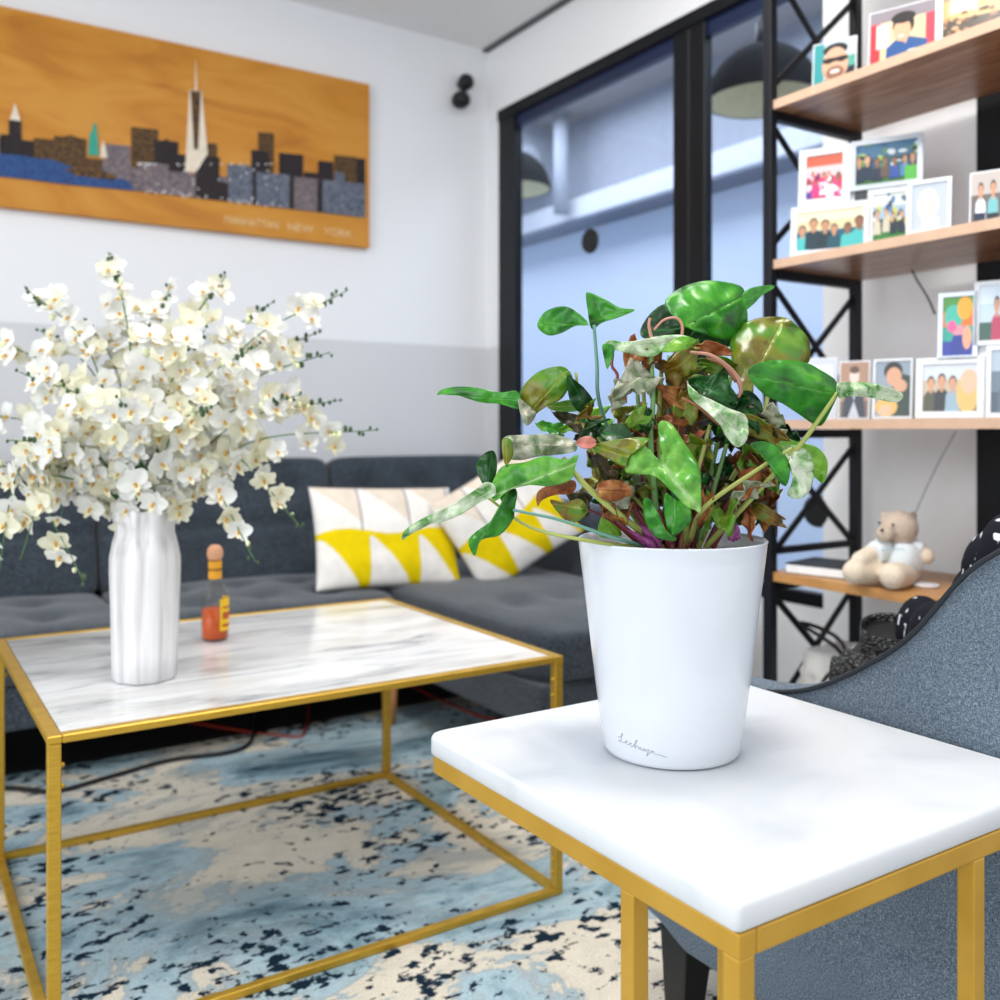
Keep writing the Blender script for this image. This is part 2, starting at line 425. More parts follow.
def apoly(bm, pts, mi, th=.004):
    w = [on_y(x/2.5, y/2.5, YA) for x, y in pts]
    f0 = [bm.verts.new((p.x, YA-th, p.z)) for p in w]; f1 = [bm.verts.new((p.x, YA+.002, p.z)) for p in w]
    bm.faces.new(f0).material_index = mi
    n = len(w)
    for i in range(n): bm.faces.new((f0[i], f1[i], f1[(i+1) % n], f0[(i+1) % n])).material_index = mi
def basey(x): return 437 + (x/915)*108
def bld(bm, x0, x1, y, mi, th=.004, bot=None, top=None):
    pts = [(x0, y), (x1, y+ (x1-x0)*.1), (x1, basey(x1) if bot is None else bot), (x0, basey(x0) if bot is None else bot)]
    apoly(bm, pts, mi, th)
bm = B()
for i in range(-6, 0):
    bld(bm, i*26, i*26+30, 340+((i*37) % 40), [0, 1, 2][i % 3], .003)
for x0, x1, y, mi, th in ((0, 22, 335, 0, .003), (50, 90, 350, 0, .003), (84, 150, 345, 1, .0034), (135, 215, 340, 1, .0038), (215, 290, 395, 1, .003), (255, 335, 400, 2, .0042),
    (265, 325, 360, 2, .0044), (328, 395, 318, 1, .0046), (385, 445, 350, 0, .0048), (440, 470, 385, 0, .003), (330, 515, 420, 2, .0052),
    (345, 420, 405, 2, .0058), (518, 542, 358, 1, .004), (488, 548, 388, 0, .0056), (515, 570, 452, 0, .006), (568, 630, 410, 6, .0052), (540, 640, 440, 2, .0046),
    (645, 684, 330, 1, .004), (628, 672, 375, 0, .0048), (697, 757, 382, 0, .0046), (640, 728, 430, 6, .0056), (728, 798, 442, 2, .0052), (795, 832, 402, 0, .0044),
    (760, 800, 430, 0, .0036), (835, 890, 388, 1, .0044), (885, 912, 395, 0, .004), (805, 912, 450, 6, .0056), (835, 860, 430, 6, .006), (722, 734, 440, 0, .0062), (792, 803, 450, 0, .0062)):
    bld(bm, x0, x1, y, mi, th)
apoly(bm, [(140, 348), (175, 338), (215, 352), (215, 380), (140, 380)], 1, .0044)
apoly(bm, [(395, 360), (415, 348), (440, 362), (442, 380), (395, 380)], 0, .0052)
apoly(bm, [(-160, 375), (0, 388), (130, 400), (335, 475), (335, 477), (-160, 425)], 3, .005)
apoly(bm, [(0, 385), (60, 390), (215, 430), (320, 452), (335, 477), (180, 463), (0, 440)], 3, .0062)
apoly(bm, [(160, 425), (215, 415), (290, 440), (285, 452), (190, 440)], 1, .0066)
apoly(bm, [(22, 300), (36, 296), (52, 302), (55, 392), (22, 388)], 0, .006)
apoly(bm, [(24, 300), (37, 258), (51, 304)], 5, .0062)
# tall tapering tower
apoly(bm, [(473, 226), (503, 229), (518, 385), (488, 432), (462, 430)], 5, .0062)
apoly(bm, [(475, 228), (501, 230), (494, 375), (484, 375)], 1, .0068)
apoly(bm, [(487, 228), (489, 150), (492, 228)], 5, .0064)
link('skyline', bm, SK, art)
bm = B()
apoly(bm, [(220, 388), (224, 335), (231, 325), (232, 312), (236, 310), (240, 312), (241, 330), (244, 350), (246, 390)], 0, .007)
apoly(bm, [(250, 395), (251, 372), (257, 352), (263, 372), (268, 395)], 1, .007)
link('statue', bm, [SK[4], SK[5]], art)
bm = B()
random.seed(3)
for i in range(90):
    x = random.choice([random.uniform(340, 560), random.uniform(345, 520), random.uniform(560, 700)]); y = random.choice([random.uniform(400, 500), basey(x)-8+random.random()*8, random.uniform(240, 430) if 460 < x < 520 else 410])
    if y > basey(x): continue
    apoly(bm, [(x, y), (x+3, y), (x+3, y+3), (x, y+3)], 0, .0078)
pins = link('silver_pin', bm, plain('#f2f2f0', .3, .3), art); pins['kind'] = 'stuff'
for wd, xa, xb in (('MANHATTAN', 224, 278), ('NEW', 287, 313), ('YORK', 323, 352)):
    tb = text_mesh(wd, .05)
    x1 = max(v.co.x for v in tb.verts); A0, A1 = on_y(xa, 225, YA), on_y(xb, 235, YA)
    for v in tb.verts: v.co = V((A0.x + v.co.x/x1*(A1.x-A0.x), YA-.0015, 1.672+v.co.y*.85))
    link('lettering', tb, plain('#e3c493', .6), art)

# ------------------------------------------------------------------ rug
bm = B(); n = 40
bx(bm, -1.4, 1.86, -.6, 2.8, FZ, -.001)
single('rug', bm, M['rug'], 'distressed blue, cream and navy area rug under the coffee table', 'rug')

# ------------------------------------------------------------------ sofa
sofa = thing('sofa', (.6, 3.0, 0), 'charcoal tufted sectional sofa with a chaise against the white wall', 'sofa')
def seat_cushion(x0, x1, y0, y1, z0, z1, name='seat_cushion', fn=None):
    bm = B(); hx, hy, hz = (x1-x0)/2, (y1-y0)/2, (z1-z0)/2
    def f(w, q):
        if q.z > .2:
            u = w.x; v = w.y
            w = w.copy(); w.z += .012*(1-abs(q.x)**2)*(1-abs(q.y)**2)
            for bxp in (-.5, 0, .5):
                for byp in (-.45, .25):
                    d2 = (u-bxp*hx)**2+(v-byp*hy)**2; w.z -= .02*math.exp(-d2/.0032)
            w.z += .005*mnoise.noise(V((u*9, v*9, 0)))
        return w
    puff(bm, ((x0+x1)/2, (y0+y1)/2, (z0+z1)/2), (hx, hy, hz), 9, 30, f)
    return link(name, bm, M['sofa'], sofa)
def back_cushion(x0, x1, ztop=.785):
    bm = B(); w_, h_, t_ = (x1-x0)/2, (ztop-.36)/2, .11
    def f(w, q):
        w = w.copy()
        if q.y < .2:
            for bxp in (-.62, 0, .62):
                for bz in (.45, ):
                    d2 = (w.x-bxp*w_)**2+(w.z-bz*h_)**2; w.y += .035*math.exp(-d2/.0022)
            w.y += .016*math.exp(-((w.z+.02)/.014)**2)
            w.y -= .012*(1-abs(q.x)**4)
        return w
    lean = Matrix.Rotation(math.radians(-14), 3, 'X')
    puff(bm, ((x0+x1)/2, 3.3, .36+h_), (w_, t_, h_), 16, 34, f, rot=lean)
    return link('back_cushion', bm, M['sofa'], sofa)
for a_, b_ in ((-1.05, -.24), (-.24, .57), (.57, 1.36), (1.36, 2.06)): back_cushion(a_+.003, b_-.003)
for a_, b_ in ((-1.05, -.24), (-.24, .57), (.57, 1.337)): seat_cushion(a_+.002, b_-.002, 2.6, 3.24, .27, .405)
seat_cushion(1.345, 2.0, 1.88, 3.24, .27, .412, 'chaise_cushion')
bm = B(); bx(bm, -1.05, 1.34, 2.62, 3.5, .16, .275); bevel_bm(bm, .012); link('base', bm, M['sofa'], sofa)
bm = B(); bx(bm, 1.35, 1.995, 1.90, 3.5, .16, .275); bevel_bm(bm, .012); link('chaise_base', bm, M['sofa'], sofa)
bm = B(); puff(bm, (2.06, 2.98, .40), (.06, .42, .25), 9, 16); link('armrest', bm, M['sofa'], sofa)
for x, y in ((1.315, 2.66), (-.98, 2.68), (-.98, 3.42), (1.40, 1.96), (1.94, 1.96), (1.94, 3.42)):
    bm = B(); zf = -.001 if y < 2.79 else FZ
    lathe(bm, [(.02, zf), (.024, .08), (.026, .165)], (x, y, 0), 16); link('leg', bm, M['legwood'], sofa)

# pillows
PC = [plain('#eeeae4', .9, spec=.1), plain('#e3d5c4', .9, spec=.1), plain('#e6cb08', .85, spec=.1), plain('#8e8a90', .9, spec=.1)]
def pillow_pattern(u, v):
    c = u*3.05+.05; f = c-int(c)
    if v > .52+.03*math.sin(u*3.0*PI):      # upper part: white and beige sails divided by grey stripes
        k = max(0, (v-.52)/.48)
        if f > .965: return 3
        return 1 if k > .08+.92*(1-f)**.8 else 0
    k = v/.52; c2 = u*2.9+.02; f = c2-int(c2)   # lower part: white wedges in yellow
    return 0 if k < .90 and f > .03 and f < .03+.80*max(0, 1-k/.90)**.72 else 2
def pillow(name, c, right, up, w, h, th, label):
    right, up = V(right).normalized(), V(up); up = (up-right*up.dot(right)).normalized(); nrm = right.cross(up)
    bm = B(); n = 84; G = {}
    for s in (1, -1):
        for i in range(n+1):
            for j in range(n+1):
                a, b = -1+2*i/n, -1+2*j/n
                e = max(0, (1-a*a))**.42*max(0, (1-b*b))**.42
                px = a*(1-.05*(1-abs(a))*0-.045*(1-b*b)*abs(a)); py = b*(1-.045*(1-a*a)*abs(b))
                z = s*th/2*e + .006*mnoise.noise(V((a*2.5, b*2.5, 3)))*e
                if i in (0, n) or j in (0, n):
                    if s == -1: G[(s, i, j)] = G[(1, i, j)]; continue
                G[(s, i, j)] = bm.verts.new(V(c)+right*px*w/2+up*py*h/2+nrm*z)
    for s in (1, -1):
        for i in range(n):
            for j in range(n):
                q = [G[(s, i, j)], G[(s, i+1, j)], G[(s, i+1, j+1)], G[(s, i, j+1)]]
                if s < 0: q.reverse()
                f = bm.faces.new(q); f.smooth = True; f.material_index = pillow_pattern((i+.5)/n, (j+.5)/n)
    return single(name, bm, PC, label, 'pillow', None)
c = at(386, 537, 3.06)
pillow('throw_pillow', c, (1, -.12, -.03), (-.10, .38, .9), .48, .335, .12, 'yellow and white geometric pillow lying against the sofa back, left of the pair')
c = at(507, 519, 3.14)
pillow('throw_pillow', c, (.80, -.22, .50), (-.50, .30, .80), .40, .35, .12, 'tilted yellow and white geometric pillow leaning in the sofa corner')

# ------------------------------------------------------------------ coffee table
ct = thing('coffee_table', (.66, 1.89, 0), 'square coffee table with veined marble top and thin gold metal frame', 'table')
X0, X1, Y0, Y1, TZ = .2, 1.115, 1.498, 2.264, .462
bm = B(); W = .02
for (a, b) in (((X0+W/2, Y0), (X0+W/2, Y1)), ((X1-W/2, Y0), (X1-W/2, Y1))): bar(bm, (a[0], a[1], TZ-.006), (b[0], b[1], TZ-.006), W, .012)
for y in (Y0+W/2, Y1-W/2): bar(bm, (X0+W, y, TZ-.006), (X1-W, y, TZ-.006), W, .012)
bevel_bm(bm, .0015, 1); link('top_rim', bm, M['gold'], ct)
bm = B(); bx(bm, X0+W+.001, X1-W-.001, Y0+W+.001, Y1-W-.001, TZ-.010, TZ-.0015); link('tabletop', bm, M['marble'], ct)
for x in (X0+.010, X1-.010):
    for y in (Y0+.010, Y1-.010):
        bm = B(); bar(bm, (x, y, .0125), (x, y, TZ-.012), .018, .018); bevel_bm(bm, .0012, 1); lg = link('leg', bm, M['gold'], ct)
        for zz in (TZ-.045, TZ-.075, .045, .07):
            bm = B(); ell(bm, (x+(.011 if x < .6 else -.011), y-.002, zz), .004, seg=10); link('screw', bm, M['gold'], lg)
for a, b in (((X0, Y0+.01), (X1, Y0+.01)), ((X0, Y1-.01), (X1, Y1-.01)), ((X0+.01, Y0+.02), (X0+.01, Y1-.02)), ((X1-.01, Y0+.02), (X1-.01, Y1-.02))):
    bm = B(); bar(bm, (a[0], a[1], .006), (b[0], b[1], .006), .016, .013); bevel_bm(bm, .0012, 1); link('base_rail', bm, M['gold'], ct)

# ------------------------------------------------------------------ side table
st = thing('side_table', (.755, .722, 0), 'small square side table with thick white marble top on brass legs', 'table')
def rounded_slab(bm, x0, x1, y0, y1, z0, z1, r, n=8, e=.003):
    pts = []
    for cx, cy, a0 in ((x1-r, y1-r, 0), (x0+r, y1-r, PI/2), (x0+r, y0+.006, PI), (x1-r, y0+.006, 1.5*PI)):
        rr = r
        for k in range(n+1):
            a = a0+PI/2*k/n
            if cy < y0+.01:
                rr = .006; ccx = x0+.006 if a0 == PI else x1-.006
                pts.append((ccx+rr*math.cos(a), cy+rr*math.sin(a)))
            else: pts.append((cx+rr*math.cos(a), cy+rr*math.sin(a)))
    mx, my = (x0+x1)/2, (y0+y1)/2
    rings = []
    for ins, z in ((e, z0), (0, z0+e), (0, z1-e*1.6), (e*.5, z1-e*.5), (e*1.6, z1)):
        rings.append([bm.verts.new((x-ins*(1 if x > mx else -1), y-ins*(1 if y > my else -1), z)) for x, y in pts])
    m = len(pts)
    for i in range(len(rings)-1):
        for j in range(m): bm.faces.new((rings[i][j], rings[i][(j+1) % m], rings[i+1][(j+1) % m], rings[i+1][j])).smooth = True
    bm.faces.new(rings[0][::-1]); bm.faces.new(rings[-1])
SX0, SX1, SY0, SY1 = .528, .992, .495, .962
bm = B(); rounded_slab(bm, SX0-.004, SX1, SY0-.002, SY1+.006, .531, .555, .018); link('tabletop', bm, M['marble2'], st)
bm = B(); W = .019; rz = .5205
for x in (SX0+W/2, SX1-W/2-.008): bar(bm, (x, SY0, rz), (x, SY1-.004, rz), W, .020)
for y in (SY0+W/2, SY1-W/2-.004): bar(bm, (SX0+W, y, rz), (SX1-W-.008, y, rz), W, .020)
bevel_bm(bm, .002, 2); link('top_frame', bm, M['brass'], st)
for x, y in ((SX0+.0095, SY0+.0095), (SX0+.0095, .622), (.839, SY0+.0095), (.981, SY1-.018)):
    bm = B(); bar(bm, (x, y, -.001), (x, y, .5108), .0172, .0172); bevel_bm(bm, .002, 2); link('leg', bm, M['brass'], st)

# ------------------------------------------------------------------ potted plant
PD = 1.0385
PCN = at(671.5, 500, PD); PX, PY = PCN.x, PCN.y; PZ = .5555
plant = thing('potted_plant', (PX, PY, PZ), 'arrowhead plant with green and wilting brown leaves in a tapered white pot', 'plant')
bm = B()
prof = [(.066, PZ), (.0715, PZ+.002), (.0733, PZ+.006)]
for i in range(1, 13): prof.append((.0733+(.1005-.0733)*(i/12)**.95, PZ+.006+(.2195)*i/12))
prof += [(.1012, PZ+.2265), (.1000, PZ+.2280), (.0975, PZ+.2270), (.0965, PZ+.222), (.094, PZ+.19)]
lathe(bm, prof, (PX, PY, 0), 96); pot = link('pot', bm, M['pot'], plant)
def m_soil():
    t = NT('mixed_pebble_soil'); v = t.node('ShaderNodeTexVoronoi'); v.inputs['Scale'].default_value = 160; t.link(t.coords(), v.inputs['Vector'])
    sp = t.node('ShaderNodeSeparateColor'); t.link(v.outputs['Color'], sp.inputs[0])
    t.base(t.ramp(sp.outputs[0], [(.0, '#2a2320'), (.35, '#5a4a3c'), (.6, '#8d7a62'), (.85, '#c9c5bd'), (1, '#e8e6e0')])); t.bump(v.outputs['Distance'], 1, .004); return t.set(.8)
bm = B(); lathe(bm, [(.094, PZ+.19), (.095, PZ+.207), (.05, PZ+.212), (.001, PZ+.213)], (PX, PY, 0), 48); soil = link('soil', bm, m_soil(), plant)
random.seed(5)
bm = B()
for i in range(120):
    a = random.uniform(0, 2*PI); r = .09*random.random()**.5
    ell(bm, (PX+r*math.cos(a), PY+r*math.sin(a), PZ+.212), (random.uniform(.003, .006), random.uniform(.003, .006), random.uniform(.002, .004)), random.choice([0, 0, 1, 2]), seg=6)
pb = link('pebble', bm, [plain('#e6e4e0', .5), plain('#b9a58a', .6), plain('#4a4038', .8)], plant); pb['kind'] = 'stuff'
# signature lettering wrapped on the pot
def pot_r(z): return .0733+(.1005-.0733)*(max(0, (z-PZ-.006)/.2195))**.95
d_cam = math.atan2(-PY, -PX)
SG = [(0, .45), (.07, .62), (.14, .95), (.11, 1.0), (.09, .6), (.07, .2), (.01, .12), (.04, .05), (.13, .15), (.19, .28), (.235, .42), (.20, .46), (.185, .22), (.23, .10), (.285, .28),
      (.335, .40), (.295, .40), (.28, .18), (.33, .08), (.39, .45), (.45, .85), (.425, .9), (.40, .4), (.395, .05), (.43, .35), (.465, .33), (.47, .08), (.515, .34), (.52, .12), (.555, .08), (.585, .34), (.59, .08),
      (.64, .30), (.68, .30), (.64, .06), (.665, -.10), (.62, -.35), (.64, -.10), (.70, .10), (.76, .28), (.71, .24), (.71, .06), (.755, .24), (.77, .05), (.85, .06), (.93, .0), (1.0, -.02)]
bm = B(); pts = []
for u, v_ in SG:
    z = PZ+.0215+v_*.0105-u*.006; ang = d_cam-.80+u*.74; r = pot_r(z)+.0001; pts.append((PX+r*math.cos(ang), PY+r*math.sin(ang), z))
tube(bm, pts, .00042, 5, sm=4); link('signature', bm, plain('#a9afb8', .4, .2), plant)

LM = dict(
    green=m_leaf('leaf_green', [(.3, '#0c460a'), (.45, '#237f14'), (.6, '#409a1e'), (.72, '#78bc3c')], '#5fae44'),
    deep=m_leaf('leaf_deep_green', [(.3, '#062c0c'), (.5, '#0f4512'), (.7, '#226f1c')], '#2c8038'),
    lime=m_leaf('leaf_lime', [(.3, '#4a8a18'), (.5, '#6aab24'), (.7, '#93c844')], '#b0d468'),
    olive=m_leaf('leaf_olive', [(.28, '#5a3f0c'), (.40, '#7a7a18'), (.52, '#4f8a1e'), (.72, '#8aac34')], '#a8b04a', sc=18),
    pale=m_leaf('leaf_variegated_pale', [(.34, '#2f7a2c'), (.43, '#7fb06a'), (.52, '#c2d4b0'), (.7, '#e6ead9')], '#e2ecd2', sc=40),
    young=m_leaf('leaf_pale_veined', [(.3, '#155a1c'), (.45, '#469626'), (.58, '#74b440'), (.72, '#b0d67c')], '#c4e4a4', sc=20),
    grey=m_leaf('leaf_drying_grey', [(.3, '#4f6a34'), (.45, '#8e9a78'), (.6, '#c3bfae'), (.75, '#9a8d66')], '#cfc9b4', sc=44),
    brown=m_leaf('leaf_brown', [(.3, '#3f1f0c'), (.5, '#7a4418'), (.7, '#b9772c')], '#c08a4a', .45, sc=40),
    rust=m_leaf('leaf_rust', [(.3, '#5f2a14'), (.5, '#a0592a'), (.7, '#c9944f')], '#7a3c22', .5, sc=40),
    mix=m_leaf('leaf_half_wilted', [(.3, '#4a2a0c'), (.45, '#8a6a1e'), (.6, '#5f8a28'), (.75, '#3f7a26')], '#a8a04a', .4, sc=30),
    dark=m_leaf('leaf_dark_wilted', [(.3, '#1c1a10'), (.5, '#3a3a1a'), (.7, '#5a3a1c')], '#6a4a2a', .45, sc=40),
    pink=m_leaf('leaf_pinkish', [(.3, '#9a4a44'), (.5, '#c97a6a'), (.7, '#dca08a')], '#a85a4a', .4),
)
def leaf(base, tip, wpx, mat, lobe=.25, tilt=.3, bend=.0, fold=.12, wave=.05, shape='heart', roll=0, seed=0, d=PD, name='leaf', parent=None):
    b = at(base[0], base[1], d+base[2]); t_ = at(tip[0], tip[1], d+tip[2])
    L = t_-b; ln = L.length; ld = L.normalized()
    view = (b-V((0, 0, H))).normalized()
    side = ld.cross(view).normalized(); toward = side.cross(ld).normalized()
    if toward.dot(view) > 0: toward = -toward
    wdir = (side*math.cos(tilt)+toward*math.sin(tilt)).normalized(); nrm = (toward*math.cos(tilt)-side*math.sin(tilt)).normalized()
    hw = wpx/2/F*(d+base[2])/max(.35, math.cos(tilt))
    bm = B(); uvl = bm.loops.layers.uv.new('UVMap'); n, m = 16, 12; G = []; UVs = {}
    rs = random.Random(seed*7+int(base[0]*3+base[1])); ph = rs.uniform(0, 6)
    for i in range(n+1):
        s = i/n; row = []
        if shape == 'heart': w = (min(1, s*5+.55)) * (math.cos(max(0, (s-.12)/.88)*PI/2)**.72)
        elif shape == 'arrow': w = (.62+.38*min(1, s*4))*(1-s)**.8*1.1
        else: w = math.sin(PI*min(1, (s*.94+.06)))**.75
        w = max(w, .02)
        for j in range(m+1):
            u = -1+2*j/m
            back = -lobe*(abs(u)**1.6)*(1-s)**2.2
            p = b + ld*ln*(s+back) + wdir*hw*w*u
            z = fold*hw*2*(abs(u)**1.3) + bend*ln*(4*s*(1-s)) - .25*bend*ln*s*s
            z += wave*hw*(math.sin(s*11+ph+u*1.5)*abs(u)**1.5 + .6*math.sin(s*23+ph*2)*u*u)
            z += .5*wave*hw*mnoise.noise(V((s*4+ph, u*2, seed)))
            a = roll*u
            p += nrm*z
            if roll:
                p += nrm*(-roll*hw*w*u*u) - wdir*hw*w*u*min(.75, abs(roll)*.35*u*u)
            v = bm.verts.new(p); UVs[v] = (u*max(w, .15), s+back); row.append(v)
        G.append(row)
    for i in range(n):
        for j in range(m):
            f = bm.faces.new((G[i][j], G[i+1][j], G[i+1][j+1], G[i][j+1])); f.smooth = True
            for l in f.loops: l[uvl].uv = UVs[l.vert]
    o = link(name, bm, LM[mat], parent or plant)
    md = o.modifiers.new('thickness', 'SOLIDIFY'); md.thickness = .0007; md.offset = 0
    return o
def poly_leaf(z, mid, mat, dd, along=.0, curl=.012, wr=.004, seed=0):
    """broad leaf whose edge is a closed smooth curve; mid is the rib. along tilts it in depth, curl cups it."""
    to = lambda q: (400+q[0]/2, 250+q[1]/2)
    pts = [to(q) for q in z]; a, b = to(mid[0]), to(mid[1]); n = len(pts)
    out = []
    for i in range(n):
        p0, p1, p2, p3 = pts[i-1], pts[i], pts[(i+1) % n], pts[(i+2) % n]
        for k in range(4):
            t = k/4; out.append(tuple(.5*(2*p1[c]+(p2[c]-p0[c])*t+(2*p0[c]-5*p1[c]+4*p2[c]-p3[c])*t*t+(3*p1[c]-p0[c]-3*p2[c]+p3[c])*t**3) for c in (0, 1)))
    L2 = (b[0]-a[0])**2+(b[1]-a[1])**2; K = 7; L = L2**.5; maxd = 1
    pr = []
    for x, y in out:
        t = max(0, min(1, ((x-a[0])*(b[0]-a[0])+(y-a[1])*(b[1]-a[1]))/L2)); m = (a[0]+(b[0]-a[0])*t, a[1]+(b[1]-a[1])*t)
        sg = 1 if (b[0]-a[0])*(y-a[1])-(b[1]-a[1])*(x-a[0]) > 0 else -1
        dist = math.hypot(x-m[0], y-m[1]); maxd = max(maxd, dist); pr.append((t, m, sg, dist))
    curl *= min(1, (maxd/34)**2); wr *= (2.6 if mat in ('grey', 'rust', 'mix', 'pale') else 1.5)*min(1, maxd/20+.3)
    bm = B(); uvl = bm.loops.layers.uv.new('UVMap'); UV = {}; R = []
    for (x, y), (t, m, sg, dist) in zip(out, pr):
        row = []
        for k in range(K+1):
            f = k/K; px, py = m[0]+(x-m[0])*f, m[1]+(y-m[1])*f; u = f*dist/maxd; tt = ((px-a[0])*(b[0]-a[0])+(py-a[1])*(b[1]-a[1]))/L2
            dep = dd+along*(tt-.5)+curl*u*u+.35*curl*abs(math.sin(tt*PI))*-1
            w = mnoise.noise(V((px/14, py/14, seed*1.7)))*wr*1.6+mnoise.noise(V((px/6, py/6, seed*2.3)))*wr*.7+math.sin(tt*20+seed)*wr*.5*u*u
            v = bm.verts.new(at(px, py, PD+dep+w)); UV[v] = (u*sg, tt-.0); row.append(v)
        R.append(row)
    m_ = len(R)
    for i in range(m_):
        for k in range(K):
            f = bm.faces.new((R[i][k], R[i][k+1], R[(i+1) % m_][k+1], R[(i+1) % m_][k])); f.smooth = True
            for l in f.loops: l[uvl].uv = UV[l.vert]
    bmesh.ops.remove_doubles(bm, verts=bm.verts, dist=.00005)
    o = link('leaf', bm, LM[mat], plant)
    md = o.modifiers.new('thickness', 'SOLIDIFY'); md.thickness = .0007; md.offset = 0
    return o
